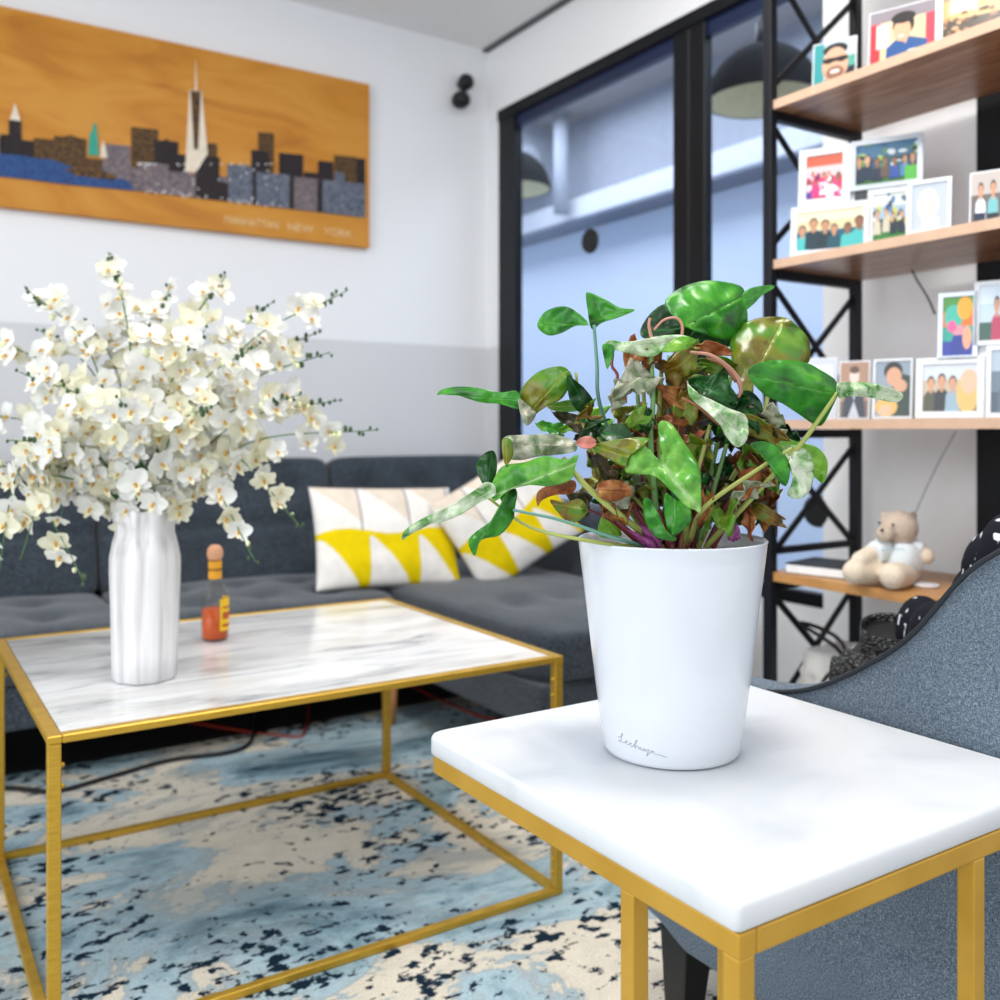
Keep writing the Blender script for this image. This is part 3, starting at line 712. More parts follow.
PL = [
 ([(378,148),(345,118),(318,113),(290,124),(275,148),(282,162),(300,171),(325,165),(350,152)],((378,148),(275,150)),'green',-.02,.04,.015),
 ([(384,158),(376,125),(372,88),(382,86),(410,98),(440,115),(470,120),(440,134),(405,145)],((382,142),(468,121)),'green',-.02,-.04,.02),
 ([(235,283),(240,318),(200,308),(165,305),(130,295),(100,284),(75,290),(85,279),(120,273),(160,277),(200,285)],((238,300),(76,288)),'green',.0,.05,.02),
 ([(330,235),(345,255),(335,280),(320,300),(295,312),(270,330),(255,348),(240,325),(237,295),(250,268),(275,245),(305,234)],((330,245),(250,335)),'olive',-.03,.03,.03),
 ([(237,298),(262,316),(272,328),(258,350),(246,343)],((240,305),(258,348)),'grey',-.035,.01,.01),
 ([(335,250),(352,262),(372,280),(388,305),(378,325),(355,322),(340,300),(335,275)],((338,255),(375,318)),'deep',-.035,.02,.02),
 ([(378,312),(350,323),(310,322),(295,312),(320,303),(350,300)],((376,312),(298,313)),'olive',.0,.03,.01),
 ([(585,178),(560,170),(520,172),(490,178),(450,184),(420,180),(405,192),(410,210),(425,200),(450,205),(480,212),(510,212),(525,202),(545,192),(572,194)],((580,184),(410,193)),'pale',-.06,.03,.02),
 ([(405,190),(425,190),(428,205),(415,238),(408,215)],((415,190),(415,236)),'green',-.05,.0,.01),
 ([(592,180),(565,172),(540,184),(522,202),(545,204),(575,196)],((590,182),(525,200)),'lime',-.085,.0,.01),
 ([(690,85),(680,72),(650,64),(610,62),(570,72),(540,90),(530,105),(540,125),(565,150),(600,165),(640,178),(665,182),(690,165),(695,130),(690,105)],((688,92),(575,150)),'green',.03,-.05,.03),
 ([(688,85),(705,75),(740,70),(748,76),(725,90),(705,110),(692,118),(685,100)],((690,100),(745,74)),'green',.025,.04,.01),
 ([(530,108),(500,128),(480,165),(500,180),(560,178),(610,172),(600,140),(560,118)],((600,150),(485,165)),'deep',.06,.03,.02),
 ([(600,150),(640,150),(680,172),(665,192),(620,190),(580,178)],((670,180),(590,165)),'deep',.05,.0,.02),
 ([(665,165),(680,150),(710,138),(750,133),(775,137),(790,148),(815,175),(820,205),(812,228),(760,232),(720,245),(708,262),(705,300),(690,290),(670,240),(660,200)],((700,270),(762,145)),'olive',.03,.05,.03),
 ([(697,240),(720,225),(760,220),(810,225),(840,240),(870,260),(876,285),(870,302),(848,345),(832,350),(800,330),(770,310),(750,300),(730,290),(705,265)],((872,288),(700,250)),'green',-.07,-.05,.03),
 ([(874,268),(900,264),(940,266),(980,275),(1005,288),(1000,302),(980,304),(940,295),(900,292),(878,296)],((876,282),(1002,294)),'pale',-.05,.04,.015),
 ([(575,262),(600,252),(630,248),(652,236),(660,270),(675,295),(668,318),(640,308),(610,292),(585,290)],((668,305),(590,265)),'deep',-.055,.0,.02),
 ([(575,262),(585,282),(620,298),(660,318),(690,330),(697,360),(690,385),(672,394),(650,370),(640,350),(612,322),(580,294)],((578,270),(688,372)),'pale',-.085,-.01,.015),
 ([(655,310),(690,280),(720,300),(725,335),(715,372),(695,362),(680,330)],((712,360),(690,290)),'deep',-.04,.0,.02),
 ([(722,360),(760,372),(800,385),(835,395),(855,425),(848,465),(830,455),(800,430),(760,400),(730,385)],((722,364),(846,445)),'lime',.0,.04,.02),
 ([(765,395),(800,393),(820,410),(828,440),(820,480),(800,497),(775,490),(785,460),(780,430)],((778,398),(804,490)),'pale',-.06,-.02,.03),
 ([(700,390),(730,383),(760,400),(780,430),(772,472),(750,450),(730,415)],((705,392),(768,460)),'green',-.07,.0,.02),
 ([(517,428),(500,400),(478,385),(460,395),(450,440),(470,448),(500,450),(520,460),(545,485),(570,510),(590,520),(601,523),(602,480),(600,440),(585,410),(565,380),(545,350),(525,341),(516,352),(521,385)],((524,430),(600,520)),'young',-.125,-.02,.015),
 ([(500,380),(470,375),(420,382),(385,390),(395,405),(430,425),(452,432),(462,402)],((460,412),(388,392)),'olive',-.095,.02,.02),
 ([(330,375),(300,368),(250,370),(215,372),(205,385),(215,415),(240,420),(280,412),(310,410),(350,402),(352,385)],((348,390),(210,388)),'grey',-.07,.02,.03),
 ([(205,378),(222,380),(226,410),(212,430),(205,408)],((212,380),(213,428)),'olive',-.075,.0,.01),
 ([(355,410),(330,420),(290,412),(250,425),(210,430),(195,445),(180,480),(190,502),(220,480),(260,470),(300,472),(340,460),(350,435)],((348,428),(190,490)),'young',-.085,.03,.03),
 ([(190,405),(194,430),(190,455),(176,482),(166,470),(152,435),(160,415),(178,402)],((174,478),(182,405)),'deep',-.06,.0,.02),
 ([(188,470),(190,490),(160,505),(120,530),(80,545),(40,552),(5,580),(10,560),(40,540),(80,520),(110,505),(150,480),(170,465)],((186,480),(8,576)),'pale',-.055,.04,.015),
 ([(192,480),(232,478),(229,520),(225,540),(200,570),(162,580),(150,612),(137,585),(150,565),(185,540),(205,510)],((214,485),(148,602)),'green',-.075,-.02,.02),
 ([(345,460),(300,470),(275,485),(275,512),(285,500),(310,490),(340,488),(352,475)],((348,470),(278,500)),'rust',-.06,.02,.02),
 ([(300,500),(330,505),(360,498),(375,520),(360,540),(340,545),(320,530)],((370,518),(308,508)),'mix',-.05,.02,.02),
 ([(487,500),(500,498),(518,530),(532,560),(552,575),(546,582),(510,572),(490,540)],((490,505),(545,578)),'green',-.10,.0,.02),
 ([(530,488),(552,500),(577,510),(582,540),(566,560),(546,570),(530,540)],((545,566),(548,500)),'green',-.10,.0,.02),
 ([(395,470),(420,460),(450,465),(465,485),(450,495),(425,503),(400,495)],((460,482),(400,480)),'rust',-.085,.0,.02),
 ([(398,572),(404,532),(430,545),(442,572)],((436,570),(408,540)),'lime',-.03,.0,.01),
]
for i, (z_, m_, mt, dd_, al, cu) in enumerate(PL): poly_leaf(z_, m_, mt, dd_, al, cu, seed=i)
LV = [
 ((602,418,.02),(560,432,.03),22,'lime',dict(lobe=.3,wave=.3,tilt=.5)),
 ((560,432,.03),(535,424,.03),14,'green',dict(lobe=.2,wave=.3,tilt=.5)),
 ((596,443,-.09),(576,443,-.09),13,'pink',dict(lobe=.0,shape='oval')),
 ((630,442,-.08),(600,432,-.07),22,'deep',dict(lobe=.1,shape='oval',tilt=.5,bend=.15)),
 ((750,425,-.04),(790,440,-.04),22,'mix',dict(lobe=.3,wave=.4)),
 ((630,500,-.06),(600,486,-.06),26,'grey',dict(lobe=.1,wave=.5)),
 ((747,500,-.03),(752,541,-.04),11,'rust',dict(lobe=.0,shape='oval',wave=.6,tilt=.5)),
 ((758,470,-.04),(735,500,-.05),22,'rust',dict(lobe=.0,shape='oval',wave=.5)),
 ((664,372,-.03),(700,345,-.05),30,'mix',dict(lobe=.1,wave=.5,bend=.3)),
 ((695,362,-.02),(662,372,-.04),34,'mix',dict(lobe=.1,wave=.5,bend=.3)),
 ((640,345,-.04),(626,368,-.05),24,'rust',dict(lobe=.1,wave=.5)),
 ((655,350,-.04),(644,372,-.05),20,'brown',dict(lobe=.1,wave=.5)),
 ((652,374,-.05),(612,398,-.06),34,'grey',dict(lobe=.1,wave=.7,bend=.2)),
 ((625,385,-.05),(612,412,-.05),20,'grey',dict(lobe=.1,wave=.6)),
 ((690,395,.0),(682,370,.0),34,'mix',dict(lobe=.1,wave=.4)),
 ((700,362,.01),(742,370,.02),20,'olive',dict(lobe=.1,wave=.4,shape='oval')),
 ((695,345,-.05),(732,352,-.04),14,'rust',dict(lobe=.0,shape='oval',wave=.4)),
 ((765,410,-.04),(785,425,-.04),20,'grey',dict(lobe=.1,wave=.4)),
]
for i, (b_, t_, w_, m_, kw) in enumerate(LV):
    leaf(b_, t_, w_, m_, seed=i, **kw)
rr = random.Random(21)
for i in range(84):
    x = rr.uniform(588, 775); y = rr.uniform(400, 518); a = rr.uniform(0, 2*PI); L = rr.uniform(18, 42); dd = rr.uniform(-.06, .09)
    y = max(y, 405+abs(x-680)*.25)
    leaf((x, y, dd), (x+L*math.cos(a), y+L*math.sin(a)*.9, dd+rr.uniform(-.02, .02)), rr.uniform(14, 28), rr.choice(['brown', 'rust', 'dark', 'mix', 'deep', 'brown', 'dark', 'olive', 'mix', 'deep', 'grey']), lobe=.2, wave=.6, bend=rr.uniform(-.3, .3), fold=rr.uniform(0, .4), tilt=rr.uniform(0, .9), seed=100+i, name='withered_leaf')
STM = [plain('#6f9a5a', .45), plain('#9aa352', .45), plain('#7a2f3a', .45), plain('#8a5a3a', .5), plain('#b9836f', .5), plain('#5f8f7f', .4)]
purple = plain('#7a2f6a', .4)
def stalk(pts, r, mi):
    bm = B(); tube(bm, [at(x, y, PD+dd) for x, y, dd in pts], r, 8); return link('stalk', bm, STM[mi], plant)
ST = [
 ([(594,325,-.02),(597,365,-.02),(600,405,-.02),(625,470,.0),(668,548,.0)],(.0017,.0026),5),
 ([(487,497,-.05),(530,527,-.05),(590,541,-.075),(650,549,-.04)],(.0014,.0024),1),
 ([(513,510,-.07),(560,520,-.075),(615,538,-.075),(652,548,-.04)],(.0014,.0022),5),
 ([(563,458,-.07),(585,485,-.08),(620,515,-.07),(662,548,-.02)],(.0024,.0042),1),
 ([(577,505,-.05),(610,520,-.04),(640,545,-.02)],(.001,.002),2),
 ([(838,392,-.06),(822,415,-.06),(796,450,-.055),(745,505,-.04),(705,548,-.02)],(.002,.0032),1),
 ([(792,448,-.06),(760,468,-.06),(705,507,-.07),(690,540,-.03)],(.0018,.003),1),
 ([(764,365,.03),(768,390,.02),(758,430,.0),(720,500,.0),(698,548,.0)],(.002,.003),1),
 ([(735,330,.07),(732,370,.07),(720,430,.05),(695,548,.01)],(.0018,.003),0),
 ([(651,352,-.05),(653,400,-.05),(651,450,-.05),(660,548,-.01)],(.0022,.0034),0),
 ([(662,360,-.03),(660,400,-.03),(659,440,-.02),(670,548,.0)],(.0022,.0032),1),
 ([(643,375,-.03),(645,420,-.03),(650,470,-.02),(665,548,.0)],(.002,.003),1),
 ([(637,385,-.02),(640,425,-.02),(652,548,.0)],(.002,.003),0),
 ([(669,355,-.01),(668,400,-.01),(672,470,.0),(676,548,.0)],(.002,.003),5),
 ([(678,375,.01),(676,410,.01),(676,470,.01),(680,548,.01)],(.0022,.003),3),
 ([(687,380,.0),(683,410,.0),(680,470,.0),(684,548,.0)],(.002,.003),3),
 ([(576,372,-.02),(582,420,-.02),(610,480,-.01),(655,548,.0)],(.0015,.0025),1),
 ([(760,470,-.03),(740,500,-.03),(712,548,-.02)],(.002,.0034),2),
 ([(755,455,-.01),(735,490,-.01),(706,548,.0)],(.002,.0036),2),
 ([(700,440,.0),(698,490,.0),(692,548,.0)],(.0022,.0036),2),
 ([(640,470,-.01),(655,510,-.02),(672,548,-.02)],(.0022,.0040),2),
 ([(615,470,-.01),(635,510,-.02),(662,548,-.02)],(.0022,.0038),2),
 ([(600,505,-.03),(625,528,-.04),(652,548,-.03)],(.0018,.0032),2),
 ([(650,318,-.05),(649,326,-.05),(652,340,-.05)],(.0014,.0018),4),
 ([(654,330,-.05),(664,320,-.05),(676,318,-.05),(682,325,-.05),(682,336,-.05)],(.0012,.0018),4),
 ([(690,352,-.06),(712,356,-.06),(733,372,-.05),(741,388,-.05),(738,398,-.05)],(.0014,.0024,.0028,.0016),4),
 ([(706,358,-.05),(724,366,-.05),(736,382,-.05)],(.0012,.0018),3),
 ([(613,354,-.05),(612,366,-.05),(617,374,-.05),(617,384,-.05)],(.0014,.0018),2),
 ([(625,400,-.06),(622,388,-.06),(632,383,-.06),(638,392,-.06)],(.002,.003),3),
 ([(710,425,-.04),(702,455,-.04),(690,500,-.03),(685,545,-.01)],(.002,.003),1),
 ([(745,350,.03),(742,392,.0),(725,450,-.02),(700,540,-.01)],(.0016,.0026),0),
 ([(682,398,-.07),(700,408,-.07),(728,432,-.06)],(.0014,.002),3),
 ([(575,415,.02),(600,440,.02),(640,500,.01),(668,545,.01)],(.0013,.0024),1),
]
for p_, r_, mi in ST: stalk(p_, r_, mi)
for i in range(16):
    a = rr.uniform(-1, 1); x0 = 675+a*12; top = 430+abs(a)*30+rr.uniform(0, 40)
    stalk([(x0, 550, rr.uniform(-.03, .03)), (x0+a*25, 510, rr.uniform(-.03, .02)), (675+a*90, top, rr.uniform(-.05, .05))], (.003, .0015), rr.choice([2, 2, 3, 1]))
for (a_, b_, r_) in (((660,548,-.05),(634,522,-.05),.006), ((655,552,-.06),(640,536,-.06),.005), ((640,552,-.05),(662,540,-.05),.004), ((731,541,-.05),(736,523,-.05),.005), ((728,538,-.05),(741,538,-.05),.004), ((645,545,-.06),(628,530,-.06),.003)):
    bm = B(); tube(bm, [at(a_[0], a_[1], PD+a_[2]), at((a_[0]+b_[0])/2+2, (a_[1]+b_[1])/2-1, PD+a_[2]), at(b_[0], b_[1], PD+b_[2])], (r_*.6, r_, .0006), 8); link('leaf_sheath', bm, purple, plant)

# ------------------------------------------------------------------ vase and orchids
VC = at(145, 500, 1.70); VX, VY = VC.x, VC.y; VZ = .461
bm = B()
def flute(a, r, z):
    h = (z-VZ)/.3
    amp = .0014*(1-max(0, h-.9)*8) if h < .95 else .0025
    return r + amp*math.cos(a*9+math.sin(h*3)) + .0012*math.cos(a*4+1), z + (.004*math.cos(a*5) if h > .97 else 0)
prof = [(.050, 0), (.0545, .003), (.056, .05), (.058, .12), (.0605, .19), (.060, .215), (.055, .24), (.0505, .256), (.050, .266), (.0535, .28), (.056, .300), (.0535, .302), (.048, .285), (.045, .25)]
lathe(bm, [(r*.965, VZ+z) for r, z in prof], (VX, VY, 0), 72, fn=flute)
single('vase', bm, M['vase'], 'tall fluted white ceramic vase holding the orchids on the coffee table', 'vase')
q0, q1 = on_z(172, 640, .461), None
cp = at(177, 600, 1.80)
bm = B(); bar(bm, (cp.x-.012, cp.y, .462), (cp.x-.006, cp.y+.005, .575), .05, .0015, up=V((1, 0, 0)))
single('folded_card', bm, plain('#eef0f4', .6), 'small white card standing just behind the white vase', 'card')

def petal(bm, ang, L, Wd, cup, mi, z0=0, base=.0):
    n, m = 5, 4; G = []
    for i in range(n+1):
        s = i/n; w = Wd*math.sin(PI*(s*.86+.10))**.7; row = []
        for j in range(m+1):
            u = -1+2*j/m; x = base+s*L; y = u*w/2; z = z0+cup*(s*s)*L+.25*abs(u)**2*w*.5
            row.append(bm.verts.new((x*math.cos(ang)-y*math.sin(ang), x*math.sin(ang)+y*math.cos(ang), z)))
        G.append(row)
    for i in range(n):
        for j in range(m):
            f = bm.faces.new((G[i][j], G[i+1][j], G[i+1][j+1], G[i][j+1])); f.smooth = True; f.material_index = mi
def m_petal(n_, a, b):
    t = NT(n_); nn = t.noise(t.coords(), 60, 2); c = t.ramp(nn, [(.3, a), (.7, b)]); t.base(c)
    tr = t.node('ShaderNodeBsdfTranslucent'); t.link(c, tr.inputs['Color']); mx = t.node('ShaderNodeMixShader'); mx.inputs[0].default_value = .3
    t.link(t.b.outputs[0], mx.inputs[1]); t.link(tr.outputs[0], mx.inputs[2]); t.link(mx.outputs[0], t.out.inputs[0]); return t.set(.6, spec=.3)
PW = m_petal('white_petal', '#e9eae6', '#f6f6f2'); PCR = m_petal('cream_petal', '#e6e3c8', '#f1efdc'); LIP = plain('#cf9a2a', .6); LIPW = m_petal('lip_petal', '#f2e9c0', '#f7f2d8')
def blossom_mesh(sd, mat):
    r = random.Random(sd); bm = B(); cup = r.uniform(.05, .45)
    for a in (PI/2, PI/2+2.25, PI/2-2.25): petal(bm, a, .024, .015, cup, 0, -.001)
    for a in (PI/2+1.12, PI/2-1.12): petal(bm, a, .026, .026, cup*.8, 0, .0008)
    petal(bm, -PI/2, .013, .010, .9, 2, .003)
    ell(bm, (0, -.001, .004), (.0028, .0028, .0034), 1, seg=8); ell(bm, (0, -.005, .006), (.0028, .002, .002), 1, seg=6)
    me = bpy.data.meshes.new('blossom'); bm.to_mesh(me); bm.free()
    for m in (mat, LIP, LIPW): me.materials.append(m)
    return me
BL = [blossom_mesh(i, PW if i % 3 else PCR) for i in range(9)]
GST = plain('#3f6a36', .5); BUD = plain('#39502f', .5); BUDW = plain('#dfe3b8', .5)
def spray(end, dd, nb, top=True, mid=None, tipbuds=4, lbl='white orchid spray with small yellow centres standing in the fluted vase', droop=0, bl0=.36, spread=.05, sd=0, sc=1):
    r = random.Random(sd*13+5)
    root = thing('orchid_spray', (VX, VY, VZ+.28), lbl, 'flower', 'white orchid sprays in the vase')
    E = at(end[0], end[1], 1.70+dd); a = r.uniform(0, 2*PI)
    S0 = V((VX, VY, VZ+.20)); S1 = V((VX+(E.x-VX)*.10+.01*math.cos(a), VY+(E.y-VY)*.10+.01*math.sin(a), VZ+.30))
    if mid: Mp = at(mid[0], mid[1], 1.70+dd*.6)
    else: Mp = V((VX+(E.x-VX)*.45, VY+(E.y-VY)*.45, S1.z+(E.z-S1.z)*.62+.03))
    path = smooth_path([S0, S1, Mp, E], 14)
    bm = B(); tube(bm, path, (.0018, .0015, .0009), 6, sm=0)
    st_ = link('stem', bm, GST, root)
    L = len(path)
    nb = int(nb*1.9)
    for k in range(nb):
        s = bl0+(1-bl0-.06)*(k+.5)/nb if nb else 0
        p = path[min(L-1, int(s*(L-1)))]; fall = spread*(1.1-.5*s)
        off = V((r.gauss(0, 1), r.gauss(0, 1), r.gauss(0, .85))); off = off.normalized()*fall*r.uniform(.35, 1.25)
        o = bpy.data.objects.new('blossom', r.choice(BL)); COL.objects.link(o); o.parent = root
        q = p+off; o.location = q-root.location
        out = (q-V((VX, VY, VZ+.40))).normalized()*.8 + (V((0, 0, H))-q).normalized()*.75 + V((r.uniform(-.6, .6), r.uniform(-.6, .6), r.uniform(-.7, .3)))
        o.rotation_euler = out.to_track_quat('Z', 'Y').to_euler(); o.rotation_euler.rotate_axis('Z', r.uniform(-.7, .7))
        s_ = r.uniform(.78, 1.15)*sc; o.scale = (s_, s_, s_)
    if tipbuds:
        bm = B(); d = (path[-1]-path[-5]).normalized()
        for k in range(tipbuds*2):
            p = path[-1]-d*(.010*k) + V((r.uniform(-1, 1), r.uniform(-1, 1), r.uniform(-1, 1)))*.007
            ell(bm, p, (.0028+.0004*k, .0028+.0004*k, .0036+.0006*k)[0:3], 0 if k < tipbuds*1.4 else 1, seg=6)
            tube(bm, [p, path[-1]-d*(.010*k+.006)], .0006, 4, sm=1)
        link('bud', bm, [BUD, BUDW], root)
    return root
SP = [ # end px, depth offset, blossoms, kwargs
 ((24,286),-.02,11,{}),((108,252),.02,8,dict(bl0=.45)),((83,318),.1,10,{}),((170,284),.1,9,{}),((226,275),.0,9,{}),((348,290),.06,11,{}),
 ((330,352),.0,11,{}),((376,430),.02,12,{}),((322,330),.12,11,{}),((150,322),-.12,12,{}),((205,330),-.10,12,{}),((258,345),-.08,12,{}),
 ((-30,330),.0,11,{}),((-55,410),.02,12,{}),((20,372),-.10,12,{}),((40,330),.1,11,{}),((-40,470),-.05,13,{}),((60,385),-.14,12,{}),
 ((300,395),-.06,12,{}),((275,300),.12,9,{}),((120,300),.1,11,{}),((120,400),-.18,11,{}),((215,405),-.16,10,{}),((10,440),-.15,12,{}),
 ((340,400),.12,10,{}),((190,365),.14,11,{}),
 ((302,528),-.03,9,dict(mid=(225,452),spread=.022,tipbuds=2)),((256,562),-.06,7,dict(mid=(200,470),spread=.020,tipbuds=2)),
 ((84,583),-.12,8,dict(mid=(40,478),spread=.024,tipbuds=2)),((-8,610),-.12,9,dict(mid=(30,455),spread=.03,tipbuds=2)),((20,560),-.10,9,dict(mid=(60,455),spread=.03,tipbuds=0)),
 ((235,480),.05,8,dict(mid=(190,450),spread=.03,tipbuds=0)),((60,520),-.02,9,dict(mid=(80,450),spread=.03,tipbuds=0)),
]
for i, (e, dd, nb, kw) in enumerate(SP):
    dr_ = 'mid' in kw
    lb = 'white orchid spray drooping over the side of the fluted vase' if dr_ else 'white orchid spray with small yellow centres rising from the fluted vase'
    s_ = spray(e, dd, nb, sd=i, lbl=lb, **kw)
    s_['group'] = 'drooping orchid sprays' if dr_ else 'upright orchid sprays'
# a few strap leaves of the bouquet
gl = m_leaf('orchid_leaf', [(.3, '#12401c'), (.7, '#2a6a2e')], '#3f7a3a')
for i, (ex, ey, dd, w) in enumerate(((118,472,-.04,14),(128,455,-.05,16),(170,475,-.02,12),(140,462,-.07,14),(105,485,-.03,12),(155,455,.04,16))):
    LM['orch'] = gl
    rt = thing('foliage_sprig', (VX, VY, VZ+.28), 'dark green leaf tucked among the orchid stems at the vase mouth', 'leaf', 'green leaves at the vase mouth')
    leaf((146+i*2-5, 512, dd*.2), (ex, ey, dd), w*1.6, 'orch', lobe=0, shape='oval', tilt=.3, bend=.1, d=1.70, name='leaf_blade', parent=rt, seed=i)

# ------------------------------------------------------------------ hot sauce bottle
BP = at(215, 500, 2.01); bxp, byp = BP.x, BP.y; bz = .4612
bt = thing('sauce_bottle', (bxp, byp, bz), 'small glass hot sauce bottle with round wooden cap and yellow label', 'bottle')
bm = B(); pr = [(.024, 0), (.0275, .003), (.028, .01), (.028, .085), (.027, .097), (.020, .112), (.0135, .122), (.012, .13), (.012, .165), (.013, .168)]
lathe(bm, [(r, bz+z) for r, z in pr], (bxp, byp, 0), 32); link('glass_body', bm, M['clear'], bt)
bm = B(); lathe(bm, [(.022, bz+.004), (.0262, bz+.006), (.0262, bz+.066), (.001, bz+.066)], (bxp, byp, 0), 32); link('sauce', bm, plain('#d4560c', .35), bt)
bm = B(); lathe(bm, [(.0134, bz+.128), (.0136, bz+.130), (.0136, bz+.163), (.0134, bz+.165)], (bxp, byp, 0), 24); nk = link('neck_label', bm, plain('#eaa41c', .5), bt)
bm = B()
for k in range(10):
    a = math.atan2(-byp, -bxp)+(k-4.5)*.25; bar(bm, (bxp+.0138*math.cos(a), byp+.0138*math.sin(a), bz+.145), (bxp+.0138*math.cos(a), byp+.0138*math.sin(a), bz+.150), .0022, .0006)
link('label_mark', bm, plain('#6a3a14', .6), nk)
bm = B(); d_ = math.atan2(-byp, -bxp); G = []
for k in range(15):
    a = d_+.35+k*.16; G.append([bm.verts.new((bxp+.0286*math.cos(a), byp+.0286*math.sin(a), bz+z)) for z in (.022, .088)])
for k in range(14): bm.faces.new((G[k][0], G[k+1][0], G[k+1][1], G[k][1])).smooth = True
fl_ = link('front_label', bm, plain('#f0c21e', .5), bt)
bm = B()
for k, (z0, z1) in enumerate(((.030, .036), (.046, .060), (.068, .072))):
    g = []
    for j in range(6):
        a = d_+.55+j*.2; g.append([bm.verts.new((bxp+.0289*math.cos(a), byp+.0289*math.sin(a), bz+z)) for z in (z0, z1)])
    for j in range(5): bm.faces.new((g[j][0], g[j+1][0], g[j+1][1], g[j][1]))
link('label_print', bm, plain('#c0561a', .5), fl_)
bm = B(); lathe(bm, [(.011, bz+.166), (.0145, bz+.170), (.0165, bz+.180), (.015, bz+.191), (.009, bz+.198), (.001, bz+.199)], (bxp, byp, 0), 24); link('cap', bm, plain('#d9a07a', .6), bt)

# ------------------------------------------------------------------ shelf unit
UX0, UX1, UY = 1.853, 2.20, 1.648; UYR = .50
su = thing('shelf_unit', ((UX0+UX1)/2, 1.07, FZ), 'tall open shelf unit of wood boards in a black metal frame with crossed braces', 'shelf unit')
SZ = [.13, .527, .9025, 1.298, 1.692, 2.086]
for y in (UY, UYR):
    for x in (UX0+.003, UX1-.012):
        bm = B(); bar(bm, (x, y-.010, FZ), (x, y-.010, 2.3), .026, .026); bevel_bm(bm, .002, 1); link('post', bm, M['steel'], su)
    for z, tk in [(z-.012, .022) for z in SZ]+[(.60, .017)]:
        bm = B(); bar(bm, (UX0+.02, y-.012, z), (UX1-.02, y-.012, z), tk, tk); link('side_rail', bm, M['steel'], su)
    for k in range(len(SZ)-1):
        lo = SZ[k]+.07; hi = SZ[k+1]-.045
        for s in (0, 1):
            bm = B(); bar(bm, (UX0+.02, y-.012+s*.003, lo if s else hi), (UX1-.02, y-.012+s*.003, hi if s else lo), .006, .016); link('cross_brace', bm, M['steel'], su)
for k, z in enumerate(SZ):
    bm = B(); bx(bm, UX0+.004 if k != 99 else 0, UX1, UYR-.02, UY-.0, z, z+.022); bevel_bm(bm, .0015, 1)
    bd = link('shelf_board', bm, M['shelf'] if k != 1 else M['shelf_warm'], su)
    bm = B(); bx(bm, UX0, UX0+.0045, UYR-.02, UY, z, z+.022); link('board_edge', bm, M['shelfedge'] if k != 1 else M['shelf_warm'], bd)
    
# photo prints: flat pictures built from small coloured shapes
def print_mesh(O, U, Vv, N, w, h, items, name='photo', parent=None):
    cols = []; bm = B(); lay = 0
    def mi(c):
        if c not in cols: cols.append(c)
        return cols.index(c)
    def P(u, v): return O+U*(u*w)+Vv*(v*h)+N*(.0004+lay*.00006)
    for it in items:
        k = it[0]
        if k == 'r': pts = [(it[1], it[2]), (it[3], it[2]), (it[3], it[4]), (it[1], it[4])]; c = it[5]
        elif k == 'e':
            pts = [(it[1]+it[3]*math.cos(a), it[2]+it[4]*math.sin(a)) for a in [2*PI*j/16 for j in range(16)]]; c = it[5]
        else: pts = it[1]; c = it[2]
        pts = [(min(1, max(0, u)), min(1, max(0, v))) for u, v in pts]
        try: bm.faces.new([bm.verts.new(P(u, v)) for u, v in pts]).material_index = mi(c)
        except ValueError: pass
        lay += 1
    o = link(name, bm, [flat(c, .3) for c in cols], parent); return o
def pers(u, s, skin='#c99474', shirt='#27415e', hair='#1c1512', v0=0, asp=1):
    """head, hair and shoulders; u centre, s height in picture units"""
    return [('p', [(u-.30*s*asp, v0), (u+.30*s*asp, v0), (u+.26*s*asp, v0+.48*s), (u+.10*s*asp, v0+.60*s), (u-.10*s*asp, v0+.60*s), (u-.26*s*asp, v0+.48*s)], shirt),
            ('r', u-.06*s*asp, v0+.52*s, u+.06*s*asp, v0+.66*s, skin),
            ('e', u, v0+.84*s, .155*s*asp, .17*s, hair), ('e', u, v0+.78*s, .135*s*asp, .17*s, skin)]
def bg(*c):
    out = []; n = len(c)
    for i, x in enumerate(c): out.append(('r', 0, 1-(i+1)/n, 1, 1-i/n, x))
    return out
def crowd(n, v0, s, shirts, sd, skin=('#b98a6a', '#8a5f45', '#d0a080'), asp=1):
    r = random.Random(sd); out = []
    for i in range(n):
        out += pers((i+.5)/n+r.uniform(-.03, .03), s*r.uniform(.85, 1.1), r.choice(skin), r.choice(shirts), r.choice(['#1c1512', '#3a2a1c', '#0d0b0a']), v0+r.uniform(-.04, .04), asp)
    return out
def specks(n, cols, sd, v0=0, v1=1, s=.05):
    r = random.Random(sd); return [('e', r.random(), r.uniform(v0, v1), r.uniform(.4, 1)*s, r.uniform(.4, 1)*s, r.choice(cols)) for _ in range(n)]
lean = math.radians(5)
def orient(deg):
    global PU, PV, PN
    a = math.radians(deg); PU = V((math.sin(a), -math.cos(a), 0)); n0 = V((-math.cos(a), -math.sin(a), 0))
    PV = -n0*math.sin(lean)+V((0, 0, math.cos(lean))); PN = n0*math.cos(lean)+V((0, 0, math.sin(lean)))
orient(20)
def hit(px, A):
    k = (px-500)/F; e = RGT-FWD*k; A = V((A[0], A[1], 0)); return -A.dot(e)/PU.dot(e)
def zat(py, P_): return H-(py-HZ)/F*V((P_[0], P_[1], 0)).dot(FWD)
def place(px0, px1, ytop, zs, X):
    a = on_x(px0, 0, X); O = V((X, a.y, zs)); w = hit(px1, O)
    return O, w, (zat(ytop, O)-zs)
FRW = plain('#dcdfe3', .35); FRS = plain('#b9bfc7', .3, .5)
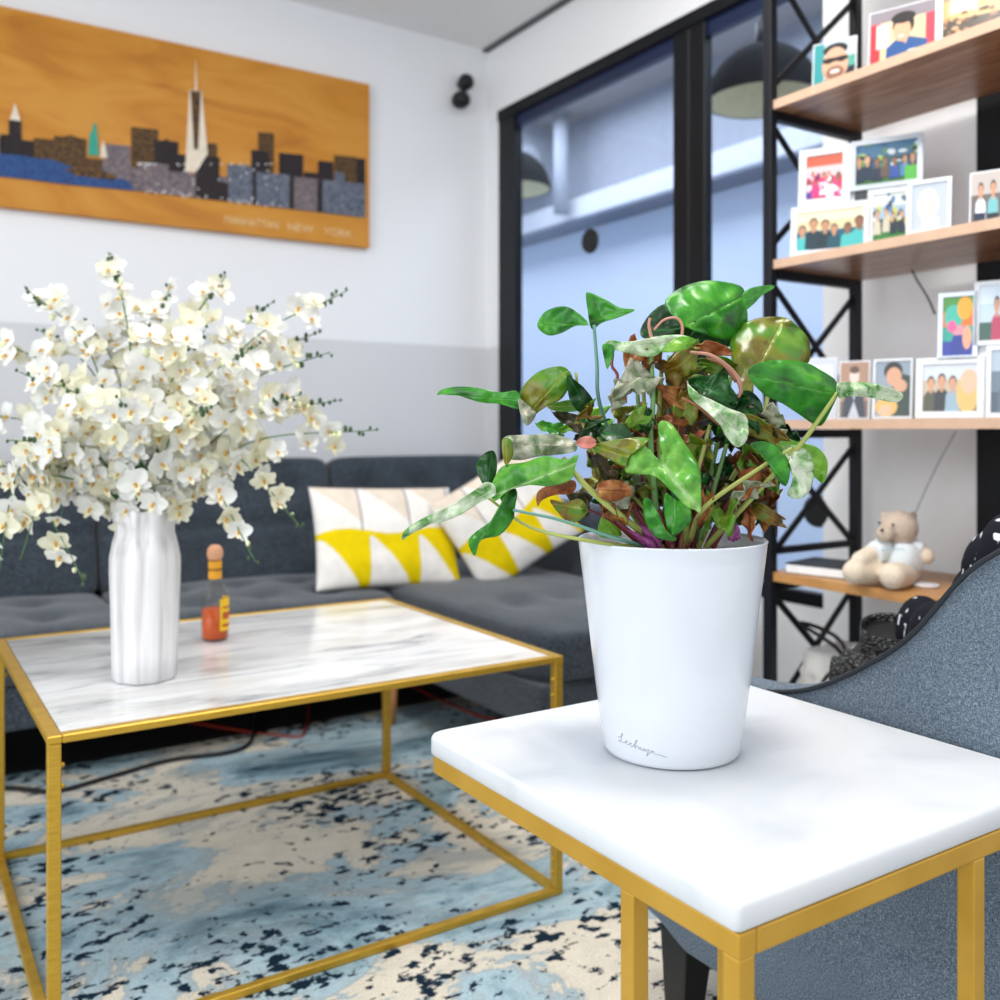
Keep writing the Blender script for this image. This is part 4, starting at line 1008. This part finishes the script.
def frame_part(O, w, h, bw, mat, parent, dep=.012, name='frame'):
    bm = B()
    def bb(u0, u1, v0, v1, d0, d1):
        vs = []
        for dd in (d0, d1):
            for (u, v) in ((u0, v0), (u1, v0), (u1, v1), (u0, v1)): vs.append(bm.verts.new(O+PU*u+PV*v-PN*dd))
        for f in ((3, 2, 1, 0), (4, 5, 6, 7), (0, 1, 5, 4), (1, 2, 6, 5), (2, 3, 7, 6), (3, 0, 4, 7)): bm.faces.new([vs[i] for i in f])
    bb(0, w, 0, bw, 0, dep); bb(0, w, h-bw, h, 0, dep); bb(0, bw, bw, h-bw, 0, dep); bb(w-bw, w, bw, h-bw, 0, dep); bb(bw, w-bw, bw, h-bw, .004, dep)
    return link(name, bm, mat, parent)
def framed(px0, px1, ytop, zs, X, bw, items, label, mat=FRW, group=None, name='framed_photo', cat='photo frame'):
    O, w, h = place(px0, px1, ytop, zs+.001, X)
    t = thing(name, O+PU*w/2, label, cat, group)
    frame_part(O, w, h, bw, mat, t)
    print_mesh(O+PU*bw+PV*bw-PN*.004, PU, PV, PN, w-2*bw, h-2*bw, items, parent=t)
    return t
def card(px0, px1, ytop, zs, X, items, label):
    O, w, h = place(px0, px1, ytop, zs+.001, X)
    t = thing('photo_print', O+PU*w/2, label, 'photo')
    bm = B(); vs = [bm.verts.new(O+PU*u+PV*v-PN*d) for d in (0, .002) for u, v in ((0, 0), (w, 0), (w, h), (0, h))]
    for f in ((3, 2, 1, 0), (4, 5, 6, 7), (0, 1, 5, 4), (1, 2, 6, 5), (2, 3, 7, 6), (3, 0, 4, 7)): bm.faces.new([vs[i] for i in f])
    link('backing', bm, FRW, t)
    b = .003
    print_mesh(O+PU*b+PV*b, PU, PV, PN, w-2*b, h-2*b, items, parent=t)
    return t
T = [z+.022 for z in SZ]
# top visible shelf
card(812, 856, 44, T[4], 1.875, [('r', 0, 0, 1, 1, '#b9c9cf'), ('r', 0, 0, .25, 1, '#2f8f92'), ('r', .6, 0, 1, .35, '#10202a'), ('r', .7, .35, 1, .6, '#4f9f8f'),
    ('e', .52, .10, .24, .16, '#3a2a20'), ('e', .52, .45, .32, .42, '#c89a80'), ('e', .52, .80, .30, .16, '#1a1412'), ('e', .52, .50, .30, .36, '#d0a488'), ('r', .22, .52, .82, .62, '#20181a'), ('e', .36, .56, .12, .07, '#0d0a0c'), ('e', .68, .56, .12, .07, '#0d0a0c'), ('e', .52, .26, .22, .16, '#8a6450'), ('e', .52, .29, .12, .045, '#e9d6cc')],
    'photo card of a bearded person in dark sunglasses on the top shelf')
card(868, 936, 12, T[4], 1.875, [('r', 0, 0, 1, 1, '#d8c39a'), ('r', 0, 0, .16, .8, '#d0303a'), ('r', .1, .3, .3, .75, '#e9c9c6'), ('r', .86, 0, 1, 1, '#d8304a'), ('r', .0, .78, 1, 1, '#8a8088'),
    ('p', [(.25, 0), (.85, 0), (.9, .30), (.62, .42), (.42, .42), (.26, .28)], '#1d4f8c'), ('p', [(.46, .42), (.60, .42), (.56, .30)], '#d0a080'), ('e', .52, .66, .17, .22, '#14100e'), ('e', .50, .56, .14, .20, '#d6a685'), ('e', .52, .80, .19, .11, '#14100e'), ('e', .49, .46, .05, .015, '#f2e4dc'), ('r', .6, .10, .8, .18, '#dfe6ee')],
    'photo card of a smiling person in a blue shirt on the top shelf')
framed(935, 1020, -6, T[4], 1.885, .014, [('r', 0, 0, 1, 1, '#c9a76a'), ('r', .1, .6, .5, .95, '#efe3bd'), ('r', 0, 0, 1, .42, '#3a2a18')]+specks(40, ['#5a3a22', '#2a2014', '#a9744a', '#7a5030', '#d0a070'], 3, .05, .6, .06),
    'grey framed photo of a crowd under warm light, right end of the top shelf', FRS)
# second shelf: collage of four frames in one white holder
orient(27); SUBX0 = 790
X2 = 1.875
O, w, h = place(790, 872, 205, T[3]+.001, X2)
cg = thing('collage_frame', O+PU*.12, 'white four-window collage frame of group photos on the middle shelf', 'photo frame')
def sub(px0, px1, y0, y1, bw, items, mat=FRW, pr=cg, X=X2, zb=T[3]+.001):
    A = V((X, on_x(SUBX0, 0, X).y, zb)); u0, u1 = hit(px0, A), hit(px1, A); Q = A+PU*u0
    tl = zat(y0, Q); bl = max(zat(y1, Q), zb); h_ = tl-bl; w_ = u1-u0
    O = A+PU*u0+PV*(bl-zb)
    fp = frame_part(O, w_, h_, bw, mat, pr)
    print_mesh(O+PU*bw+PV*bw-PN*.004, PU, PV, PN, w_-2*bw, h_-2*bw, items, parent=fp)
sub(797, 849, 148, 207, .018, bg('#c86048', '#e9c4c4', '#d94a7a', '#b02a5a')+crowd(5, .05, .5, ['#e23a7c', '#f06aa0', '#e9e4ee', '#5a3a90'], 4, asp=.8)+specks(25, ['#e23a7c', '#f2c6da', '#8a2a60', '#d0503a', '#ffffff'], 5, 0, .6, .07))
sub(849, 922, 139, 190, .012, bg('#3a6a8c', '#2a5a6a', '#3a6a34')+specks(30, ['#9fb96a', '#2a4a7a', '#c9d6da', '#16242f', '#5a8a4a'], 7, .4, 1, .08)+crowd(7, .1, .6, ['#1c4a9a', '#14283f', '#3f7ab0', '#5a4a44'], 8, asp=.5)+[('r', .8, 0, 1, .35, '#4fae3a')], FRS)
sub(790, 870, 207, 258, .015, bg('#efe2bd', '#d8c9a0', '#1f5a70', '#15333f')+crowd(6, 0, .75, ['#134a5a', '#45b3b3', '#12303c', '#0f2a34'], 9, asp=.55))
sub(867, 911, 189, 250, .012, bg('#cfd8d6', '#9fb9c9', '#24402f', '#2f7a34')+specks(24, ['#c9c66a', '#3f6aa0', '#e8ecee', '#2a3a4a'], 11, .4, 1, .09)+crowd(4, .2, .5, ['#1c2a3a', '#c9c4b0', '#26486a'], 12, asp=.8))
def back_plate(px0, px1, py0, py1, X, zb, off, mat, par, name='backing'):
    A = V((X, on_x(SUBX0, 0, X).y, zb)); u0, u1 = hit(px0, A), hit(px1, A); Q = A+PU*u0
    z1, z0 = zat(py0, Q)-zb, max(zat(py1, Q)-zb, .002); bm = B()
    vs = [bm.verts.new(A+PU*u+PV*v-PN*d) for d in (off, off+.006) for u, v in ((u0, z0), (u1, z0), (u1, z1), (u0, z1))]
    for f in ((3, 2, 1, 0), (4, 5, 6, 7), (0, 1, 5, 4), (1, 2, 6, 5), (2, 3, 7, 6), (3, 0, 4, 7)): bm.faces.new([vs[i] for i in f])
    return link(name, bm, mat, par)
back_plate(815, 895, 165, 235, X2, T[3]+.001, .0125, FRW, cg)
back_plate(853, 867, 190, 206, X2, T[3]+.001, .006, plain('#2a3436', .4), cg, 'centre_window')
orient(20)
framed(907, 951, 181, T[3], 1.862, .008, [('r', 0, 0, 1, 1, '#b4bcc6'), ('e', .45, .55, .3, .34, '#dadde2'), ('e', .5, .45, .16, .2, '#dcc2bc'), ('r', .3, 0, .75, .25, '#cdd5dd'), ('e', .38, .62, .05, .03, '#b9c2cc'), ('e', .58, .62, .05, .03, '#b9c2cc')],
    'narrow white frame with a faded pale portrait, right of the collage')
card(969, 1005, 172, T[3], 1.875, [('r', 0, 0, 1, 1, '#6a625e'), ('r', 0, .55, 1, 1, '#b9b0aa')]+pers(.3, .8, '#c99474', '#dfe9f2', '#2a1c14', 0, .7)+pers(.68, .82, '#c99474', '#6fb3b8', '#2a1c14', 0, .7)+[('r', .1, 0, .45, .18, '#1c2a44'), ('r', .5, 0, .85, .15, '#1c2a34')],
    'photo of two people standing together, right edge of the middle shelf')
# third shelf
card(806, 836, 358, T[2], 1.885, [('r', 0, 0, 1, 1, '#c3c8d2'), ('r', .1, .1, .9, .9, '#d6dbe3'), ('e', .5, .55, .2, .2, '#c9c4c8')], 'pale washed-out photo card, left end of the third shelf')
card(838, 869, 361, T[2], 1.885, [('r', 0, 0, 1, 1, '#a5806a'), ('r', 0, 0, 1, .3, '#6f5a50'), ('p', [(.1, 0), (.9, 0), (.8, .62), (.2, .62)], '#2a303c'), ('p', [(.42, .62), (.58, .62), (.5, .3)], '#e9eaf0'), ('e', .5, .74, .17, .15, '#e0c9bd'), ('e', .5, .86, .17, .07, '#5a4030'), ('p', [(.3, 0), (.5, .3), (.7, 0)], '#b9bfc9')],
    'photo card of a person in a dark suit on the third shelf')
framed(872, 912, 359, T[2], 1.885, .005, [('r', 0, 0, 1, 1, '#8a97a5'), ('p', [(.35, 0), (1, 0), (1, .72), (.7, .78), (.45, .5)], '#24382e'), ('e', .5, .82, .27, .17, '#16120f'), ('e', .52, .72, .22, .17, '#cf9c7c'), ('e', .7, .55, .2, .12, '#cf9c7c'), ('e', .32, .18, .32, .18, '#dcae5c'), ('e', .3, .12, .2, .1, '#e0b090')],
    'white framed photo of a dark-haired person hugging a blond child, third shelf')
X3 = 1.875; SUBX0 = 915
O, w, h = place(915, 985, 360, T[2]+.001, X3)
c2 = thing('collage_frame', O+PU*.12, 'white collage frame of colourful portraits at the right end of the third shelf', 'photo frame')
Z3 = T[2]+.001
sub(936, 976, 292, 360, .009, bg('#4a8a3a', '#e0702c', '#2a9a8a', '#2a3a9a')+[('e', .35, .65, .3, .22, '#3fae9a'), ('e', .72, .8, .25, .2, '#e9a02c'), ('e', .55, .38, .2, .13, '#d88a9a'), ('p', [(.2, 0), (.9, 0), (.7, .35), (.35, .35)], '#23348c'), ('e', .3, .5, .16, .1, '#e05a90'), ('e', .8, .3, .15, .2, '#e0a080')], FRS, c2, X3, Z3)
sub(972, 1012, 280, 345, .010, bg('#cfdde9', '#b9ccd9', '#3a5a50')+pers(.6, .8, '#c99474', '#b03a5a', '#1c1512', 0, .8), FRW, c2, X3, Z3)
sub(915, 984, 358, 422, .014, bg('#c9cfd6', '#bfae98', '#8a7a66')+pers(.15, .75, '#c99474', '#4a4a3a', '#2a1c14', 0, .6)+pers(.35, .8, '#c99474', '#22262c', '#14100e', 0, .6)+pers(.55, .75, '#c99474', '#8fa9b9', '#3a2a1c', 0, .6)+[('e', .82, .35, .2, .4, '#d9b36a'), ('e', .85, .62, .16, .26, '#e3b596')], FRW, c2, X3, Z3)
sub(985, 1030, 345, 422, .010, bg('#a9b9c9', '#6a7a8a', '#4a5a6a')+pers(.4, .7, '#c99474', '#5a6a7a', '#2a1c14'), FRW, c2, X3, Z3)
back_plate(945, 1005, 310, 400, X3, Z3, .0125, FRW, c2)
# cord hanging below second shelf and thin cable below the third
bm = B(); tube(bm, [on_x(912, 270, 2.12), on_x(917, 280, 2.12), on_x(928, 298, 2.12), on_x(935, 314, 2.12)], .0025, 8)
single('hanging_cord', bm, plain('#3a3432', .6), 'short dark cord hanging below the middle shelf', 'cord')
bm = B(); tube(bm, [on_x(956, 431, 2.17), on_x(936, 468, 2.17), on_x(916, 512, 2.17), on_x(895, 570, 2.17)], .0014, 6)
single('thin_cable', bm, plain('#8d9bb0', .5), 'thin grey cable running down behind the teddy bear', 'cable')

# notebook on the warm shelf
T1 = T[1]
nb = thing('notebook', (1.93, 1.53, T1), 'black covered notebook with white pages lying left of the teddy bear', 'book')
R_ = Matrix.Rotation(math.radians(12), 3, 'Z')
def rbox(name, c, dx, dy, z0, z1, mat, par, bev=.0):
    bm = B(); bx(bm, -dx, dx, -dy, dy, z0, z1)
    if bev: bevel_bm(bm, bev)
    for v in bm.verts: v.co = R_ @ v.co + V((c[0], c[1], 0))
    return link(name, bm, mat, par)
rbox('pages', (1.955, 1.525), .072, .088, T1+.003, T1+.022, plain('#eceef0', .7), nb)
rbox('cover', (1.958, 1.525), .074, .091, T1+.022, T1+.026, plain('#1c2228', .5), nb)
rbox('cover', (1.958, 1.525), .074, .091, T1+.0005, T1+.003, plain('#1c2228', .5), nb)
bm = B(); q = on_z(926, 585, T1+.004); lathe(bm, [(.026, T1+.0005), (.03, T1+.003), (.028, T1+.007), (.001, T1+.008)], (q.x, q.y, 0), 28)
single('white_disc', bm, plain('#e6e2e4', .5), 'flat white disc lying right of the teddy bear', 'disc')

# teddy bear
TB = on_z(893, 586, T1); TBX, TBY = 1.955, 1.345
def tp(px, py, dd=0):
    d0 = 2.19+dd; return at(px, py, d0)
tb_ = thing('teddy_bear', tp(893, 588), 'cream teddy bear in a white shirt sitting on the lowest visible shelf', 'teddy bear')
fur = NT('cream_plush'); nz = fur.noise(fur.coords(), 220, 3); fur.base(fur.ramp(nz, [(.3, '#d8c6ae'), (.7, '#efe0cc')])); fur.bump(nz, .8, .003); FUR = fur.set(.95, spec=.1, sheen=.3)
fur2 = NT('tan_plush'); nz = fur2.noise(fur2.coords(), 220, 3); fur2.base(fur2.ramp(nz, [(.3, '#bfab98'), (.7, '#d8c6b4')])); fur2.bump(nz, .8, .003); FUR2 = fur2.set(.95, spec=.1, sheen=.3)
def cyl_dir(a, b): return (b-a).to_track_quat('Z', 'Y').to_matrix()
bm = B()
ell(bm, tp(900, 566, .01), (.046, .044, .05), seg=24)
for (a_, b_, r_) in ((tp(878, 550, -.01), tp(860, 560, -.05), .020), (tp(915, 550, .0), tp(926, 556, -.02), .020)):
    tube(bm, [a_, (a_+b_)/2, b_], (r_*.8, r_, r_*.95), 16, sm=4); ell(bm, b_, r_*.98, seg=16)
for (a_, b_, r_) in ((tp(888, 572, -.01), tp(855, 572, -.05), .028), (tp(905, 575, -.02), tp(893, 576, -.09), .030)):
    tube(bm, [a_, (a_+b_)/2, b_], (r_*.9, r_, r_*.95), 16, sm=4); ell(bm, b_, r_, seg=18)
bmesh.ops.recalc_face_normals(bm, faces=bm.faces)
body = link('body', bm, FUR, tb_)
md = body.modifiers.new('remesh', 'REMESH'); md.mode = 'VOXEL'; md.voxel_size = .0045; md.use_smooth_shade = True
md = body.modifiers.new('smooth', 'SMOOTH'); md.iterations = 6; md.factor = .6
bm = B(); ell(bm, tp(899, 528), (.043, .042, .041), seg=28); ell(bm, tp(885, 534, -.035), (.021, .021, .018), seg=18)
ell(bm, tp(884, 516, .015), (.010, .009, .011), seg=14); ell(bm, tp(913, 516, .015), (.011, .009, .011), seg=14)
hd = link('head', bm, FUR2, tb_)
md = hd.modifiers.new('remesh', 'REMESH'); md.mode = 'VOXEL'; md.voxel_size = .004; md.use_smooth_shade = True
md = hd.modifiers.new('smooth', 'SMOOTH'); md.iterations = 5; md.factor = .6
bm = B(); ell(bm, tp(893, 525, -.039), .0035, seg=10); link('eye', bm, M['black'], hd)
bm = B(); ell(bm, tp(879.5, 523, -.028), .0032, seg=10); link('eye', bm, M['black'], hd)
bm = B(); ell(bm, tp(882, 530, -.054), (.005, .004, .0038), seg=10); link('nose', bm, M['black'], hd)
bm = B(); puff(bm, tp(900, 557, .005), (.050, .049, .040), 2.6, 12)
tube(bm, [tp(884, 548, -.01), tp(873, 554, -.03)], (.026, .024), 16); tube(bm, [tp(910, 548, .0), tp(921, 553, -.012)], (.026, .023), 16)
sh = link('shirt', bm, plain('#e6edf1', .85, spec=.1), tb_)
bm = B()
for k in range(9):
    c_ = tp(883+k*2.6, 549.5-(k % 2)*.5, -.052); ell(bm, c_, (.0022, .0018, .0022), seg=6)
link('shirt_lettering', bm, plain('#8fc3d3', .7), sh)

# clutter under the shelf: white bag, cable and charger
q = at(790, 650, 2.55)
bm = B()
def crump(w, q_): return w + V((.014*mnoise.noise(q_*3+V((1, 2, 3))), .014*mnoise.noise(q_*4), .012*mnoise.noise(q_*3+V((5, 0, 0)))))
puff(bm, (2.04, 1.56, .255), (.10, .07, .10), 5, 18, crump); 
single('storage_bag', bm, plain('#d9d6d2', .7), 'crumpled white bag on the lowest shelf board behind the braces', 'bag')
bm = B(); tube(bm, [(1.90, 1.60, .155), (1.88, 1.5, .30), (1.95, 1.50, .36), (1.92, 1.60, .42), (1.90, 1.46, .40), (1.88, 1.40, .26), (1.92, 1.42, .156)], .005, 8)
single('coiled_cable', bm, M['black'], 'looped black cable hanging in front of the crumpled white bag', 'cable')
bm = B(); puff(bm, (1.95, 1.42, .275), (.025, .05, .122), 5, 12); single('power_adapter', bm, plain('#e9edf2', .4), 'slim white adapter standing beside the looped cable', 'adapter')

# ------------------------------------------------------------------ armchair
ch = thing('armchair', (1.34, .76, 0), 'blue-grey fabric armchair with a sweeping curved arm and black legs', 'armchair')
# plan path of outer surface, near arm front -> back -> far arm front
def chair_path():
    pts = [(1.010, 1.145), (1.0, 1.10)]
    y = 1.05
    while y > .56: pts.append((1.0, y)); y -= .035
    pts += [(1.003, .53), (1.012, .49), (1.03, .45), (1.06, .41), (1.10, .38), (1.15, .362)]
    pts += [(1.25, .352), (1.34, .35)]
    right = [(2.68-x, y_) for x, y_ in pts[::-1]][1:]
    return [V((x, y_, 0)) for x, y_ in pts + right]
CP = chair_path()
TOPK = [(.2, .86), (.38, .845), (.45, .83), (.5, .812), (.569, .778), (.618, .7345), (.651, .690), (.685, .652), (.7213, .626), (.7594, .600), (.80, .577), (.8427, .560), (.8927, .548), (.93, .545), (1.05, .543), (1.12, .535), (1.2, .52)]
def top_h(y):
    for (a, za), (b, zb) in zip(TOPK, TOPK[1:]):
        if a <= y <= b: return za+(zb-za)*(y-a)/(b-a)
    return TOPK[0][1]
def chair_norm(i):
    d = CP[min(i+1, len(CP)-1)]-CP[max(i-1, 0)]; d.normalize(); return V((-d.y, d.x, 0))     # inward
bm = B(); TH = .075; rings = []
for i, p in enumerate(CP):
    nn = chair_norm(i)
    zt = top_h(p.y); zb_ = .12 + (.02 if p.y > 1.08 else 0)
    if i == 0 or i == len(CP)-1: zt -= .02
    prof = [(.012, zb_), (0, zb_+.012), (-.0, zb_+.10), (-.004, (zb_+zt)/2), (0, zt-.03), (.004, zt-.006), (.010, zt-.001), (.03, zt+.004), (.055, zt+.002), (TH-.004, zt-.012), (TH, zt-.04), (TH, .22), (TH-.01, zb_)]
    rings.append([bm.verts.new(p+nn*o_+V((0, 0, z))) for o_, z in prof])
for i in range(len(rings)-1):
    m = len(rings[0])
    for j in range(m):
        f = bm.faces.new((rings[i][j], rings[i][(j+1) % m], rings[i+1][(j+1) % m], rings[i+1][j])); f.smooth = True
bm.faces.new(rings[0][::-1]); bm.faces.new(rings[-1])
sh_ = link('shell', bm, M['chair'], ch)
bm = B(); tube(bm, [CP[i]+chair_norm(i)*.003+V((0, 0, top_h(CP[i].y)-(.020 if i in (0, len(CP)-1) else .001))) for i in range(len(CP))], .0030, 8, sm=2)
link('piping', bm, plain('#1c2229', .7), sh_)
bm = B(); tube(bm, [V((.9985, .545, .135)), V((.9955, .545, .45)), V((1.0, .545, .76))], .0018, 6, sm=3); link('seam', bm, plain('#20262d', .8), sh_)
bm = B(); bx(bm, 1.05, 1.63, .42, 1.11, .125, .27); bevel_bm(bm, .01); link('seat_frame', bm, M['chair'], ch)
bm = B(); puff(bm, (1.34, .78, .335), (.262, .335, .07), 8, 16); link('seat_cushion', bm, M['chair'], ch)
for x, y, dx, dy in ((1.045, 1.085, -.0, .008), (1.635, 1.085, .0, .008), (1.06, .45, -.01, -.03), (1.62, .45, .01, -.03)):
    bm = B(); rg = []
    for z, hw in ((.135, .030), (-.001 if y < 5 else 0, .021)):
        k = 1 if z > .1 else 0
        cx, cy = (x, y) if k else (x+dx, y+dy)
        rg.append([bm.verts.new((cx+a*hw, cy+b*hw, z)) for a, b in ((-1, -1), (1, -1), (1, 1), (-1, 1))])
    for j in range(4): bm.faces.new((rg[0][j], rg[0][(j+1) % 4], rg[1][(j+1) % 4], rg[1][j]))
    bm.faces.new(rg[0]); bm.faces.new(rg[1][::-1]); bevel_bm(bm, .003, 2); link('leg', bm, M['black'], ch)

# handbag and patterned throw on the chair
bag = thing('handbag', (1.36, .98, .41), 'dark woven handbag lying open on the armchair seat', 'bag')
bgm = NT('woven_dark_leather'); vv = bgm.node('ShaderNodeTexVoronoi'); vv.inputs['Scale'].default_value = 150; bgm.link(bgm.coords((1, 1, 1.6)), vv.inputs['Vector'])
bgm.base(bgm.ramp(vv.outputs['Distance'], [(.1, '#6a6c68'), (.35, '#2c2e2c'), (.7, '#0a0a0b')])); bgm.bump(vv.outputs['Distance'], 1, .004); BGM = bgm.set(.4)
c0 = at(866, 668, 1.56)
bm = B(); puff(bm, (c0.x+.012, c0.y-.008, .478), (.066, .06, .058), 3.2, 20, lambda w, q: w+V((0, 0, .018*mnoise.noise(q*3)+.010*math.sin(q.x*7)))); link('body', bm, BGM, bag)
c1 = at(890, 642, 1.54)
ax = (V((-.25, -.2, 1)).normalized()).to_track_quat('Z', 'Y').to_matrix()
bm = B(); lathe(bm, [(.040, -.06), (.046, -.02), (.046, .022), (.0435, .024), (.042, .018), (.038, -.03), (.02, -.04)], c1+V((0, 0, .005)), 32, axis=ax); link('open_rim', bm, [BGM], bag)
bm = B(); lathe(bm, [(.0425, .010), (.001, -.01)], c1+V((0, 0, .005)), 32, axis=ax); link('lining', bm, M['black'], bag)
thr = NT('navy_cloth_with_white_flecks'); fk = thr.noise(thr.coords((1, 1, .7)), 75, 1, .4, .3)
thr.base(thr.ramp(fk, [(.66, '#14161f'), (.70, '#dfe2ea')])); THR = thr.set(.85, spec=.2)
bm = B()
for (px, py, d_, r) in ((922, 630, 1.50, (.040, .04, .055)), (938, 640, 1.44, (.04, .045, .06)), (994, 572, 1.25, (.040, .04, .055)), (1018, 560, 1.22, (.045, .05, .065)), (960, 628, 1.36, (.045, .045, .05)), (980, 600, 1.30, (.035, .04, .05))):
    ell(bm, at(px, py, d_), r, seg=18)
bmesh.ops.recalc_face_normals(bm, faces=bm.faces)
o = single('draped_cloth', bm, THR, 'navy cloth with white flecks bundled on the armchair behind its curved arm', 'cloth')
md = o.modifiers.new('remesh', 'REMESH'); md.mode = 'VOXEL'; md.voxel_size = .005; md.use_smooth_shade = True
md = o.modifiers.new('smooth', 'SMOOTH'); md.iterations = 5; md.factor = .6

# cables on the floor
bm = B(); tube(bm, [(.02, 2.84, .0), on_z(4, 788, .006), on_z(55, 791, .006), on_z(105, 778, .006), on_z(170, 760, .006), on_z(245, 747, .006), (1.0, 2.98, .0)], .006, 8, sm=5)
single('floor_cable', bm, M['black'], 'thick black cable on the rug edge in front of the sofa', 'cable')
bm = B(); tube(bm, [(.60, 3.35, -.004), on_z(274, 735, .0), on_z(306, 727, .0), (1.35, 3.35, -.004), (1.55, 3.3, -.004), on_z(452, 705, .002), on_z(494, 719, .004), (1.8, 2.25, .004)], .004, 8, sm=5)
single('red_cable', bm, plain('#9a2410', .5), 'thin red cable running on the floor beneath the chaise', 'cable')

# ------------------------------------------------------------------ lights
def area(name, loc, rot, sx, sy, power, col=(1, 1, 1)):
    l = bpy.data.lights.new(name, 'AREA'); l.shape = 'RECTANGLE'; l.size = sx; l.size_y = sy; l.energy = power; l.color = col
    o = bpy.data.objects.new(name, l); COL.objects.link(o); o.location = loc; o.rotation_euler = rot; return o
area('ceiling_light', (.85, .75, CZ-.02), (0, 0, 0), .45, .45, 25, (1, .97, .93))
area('ceiling_light', (1.35, 1.75, CZ-.02), (0, 0, 0), 1.0, .8, 13, (1, .97, .93))
area('left_fill_light', (-2.0, .6, 1.5), (0, math.radians(-90), 0), 2.0, 2.6, 44, (.90, .95, 1))  # unseen area light added on the left as cool daylight fill
area('corridor_light', (3.2, 2.6, 2.9), (0, 0, 0), .8, 4.5, 50, (.93, .96, 1))
area('corridor_light', (3.1, 6.5, 2.9), (0, 0, 0), .8, 4, 55, (.93, .96, 1))
w_ = bpy.data.worlds.new('world'); scene.world = w_; w_.use_nodes = True
w_.node_tree.nodes['Background'].inputs[0].default_value = (.93, .96, 1, 1); w_.node_tree.nodes['Background'].inputs[1].default_value = 1.1

# ------------------------------------------------------------------ camera
cd = bpy.data.cameras.new('camera'); cam = bpy.data.objects.new('camera', cd); COL.objects.link(cam)
cam.location = (0, 0, H); cam.rotation_euler = (PI/2, 0, -math.atan2(S, Cc))
cd.sensor_width = 36; cd.lens = 36*F/1000; cd.shift_y = -.07; cd.clip_start = .02
cd.dof.use_dof = True; cd.dof.focus_distance = 1.0; cd.dof.aperture_fstop = 5.0
scene.camera = cam
vs = scene.view_settings; vs.view_transform = 'Standard'; vs.look = 'None'; vs.gamma = 1; vs.use_curve_mapping = False; vs.exposure = 0.18
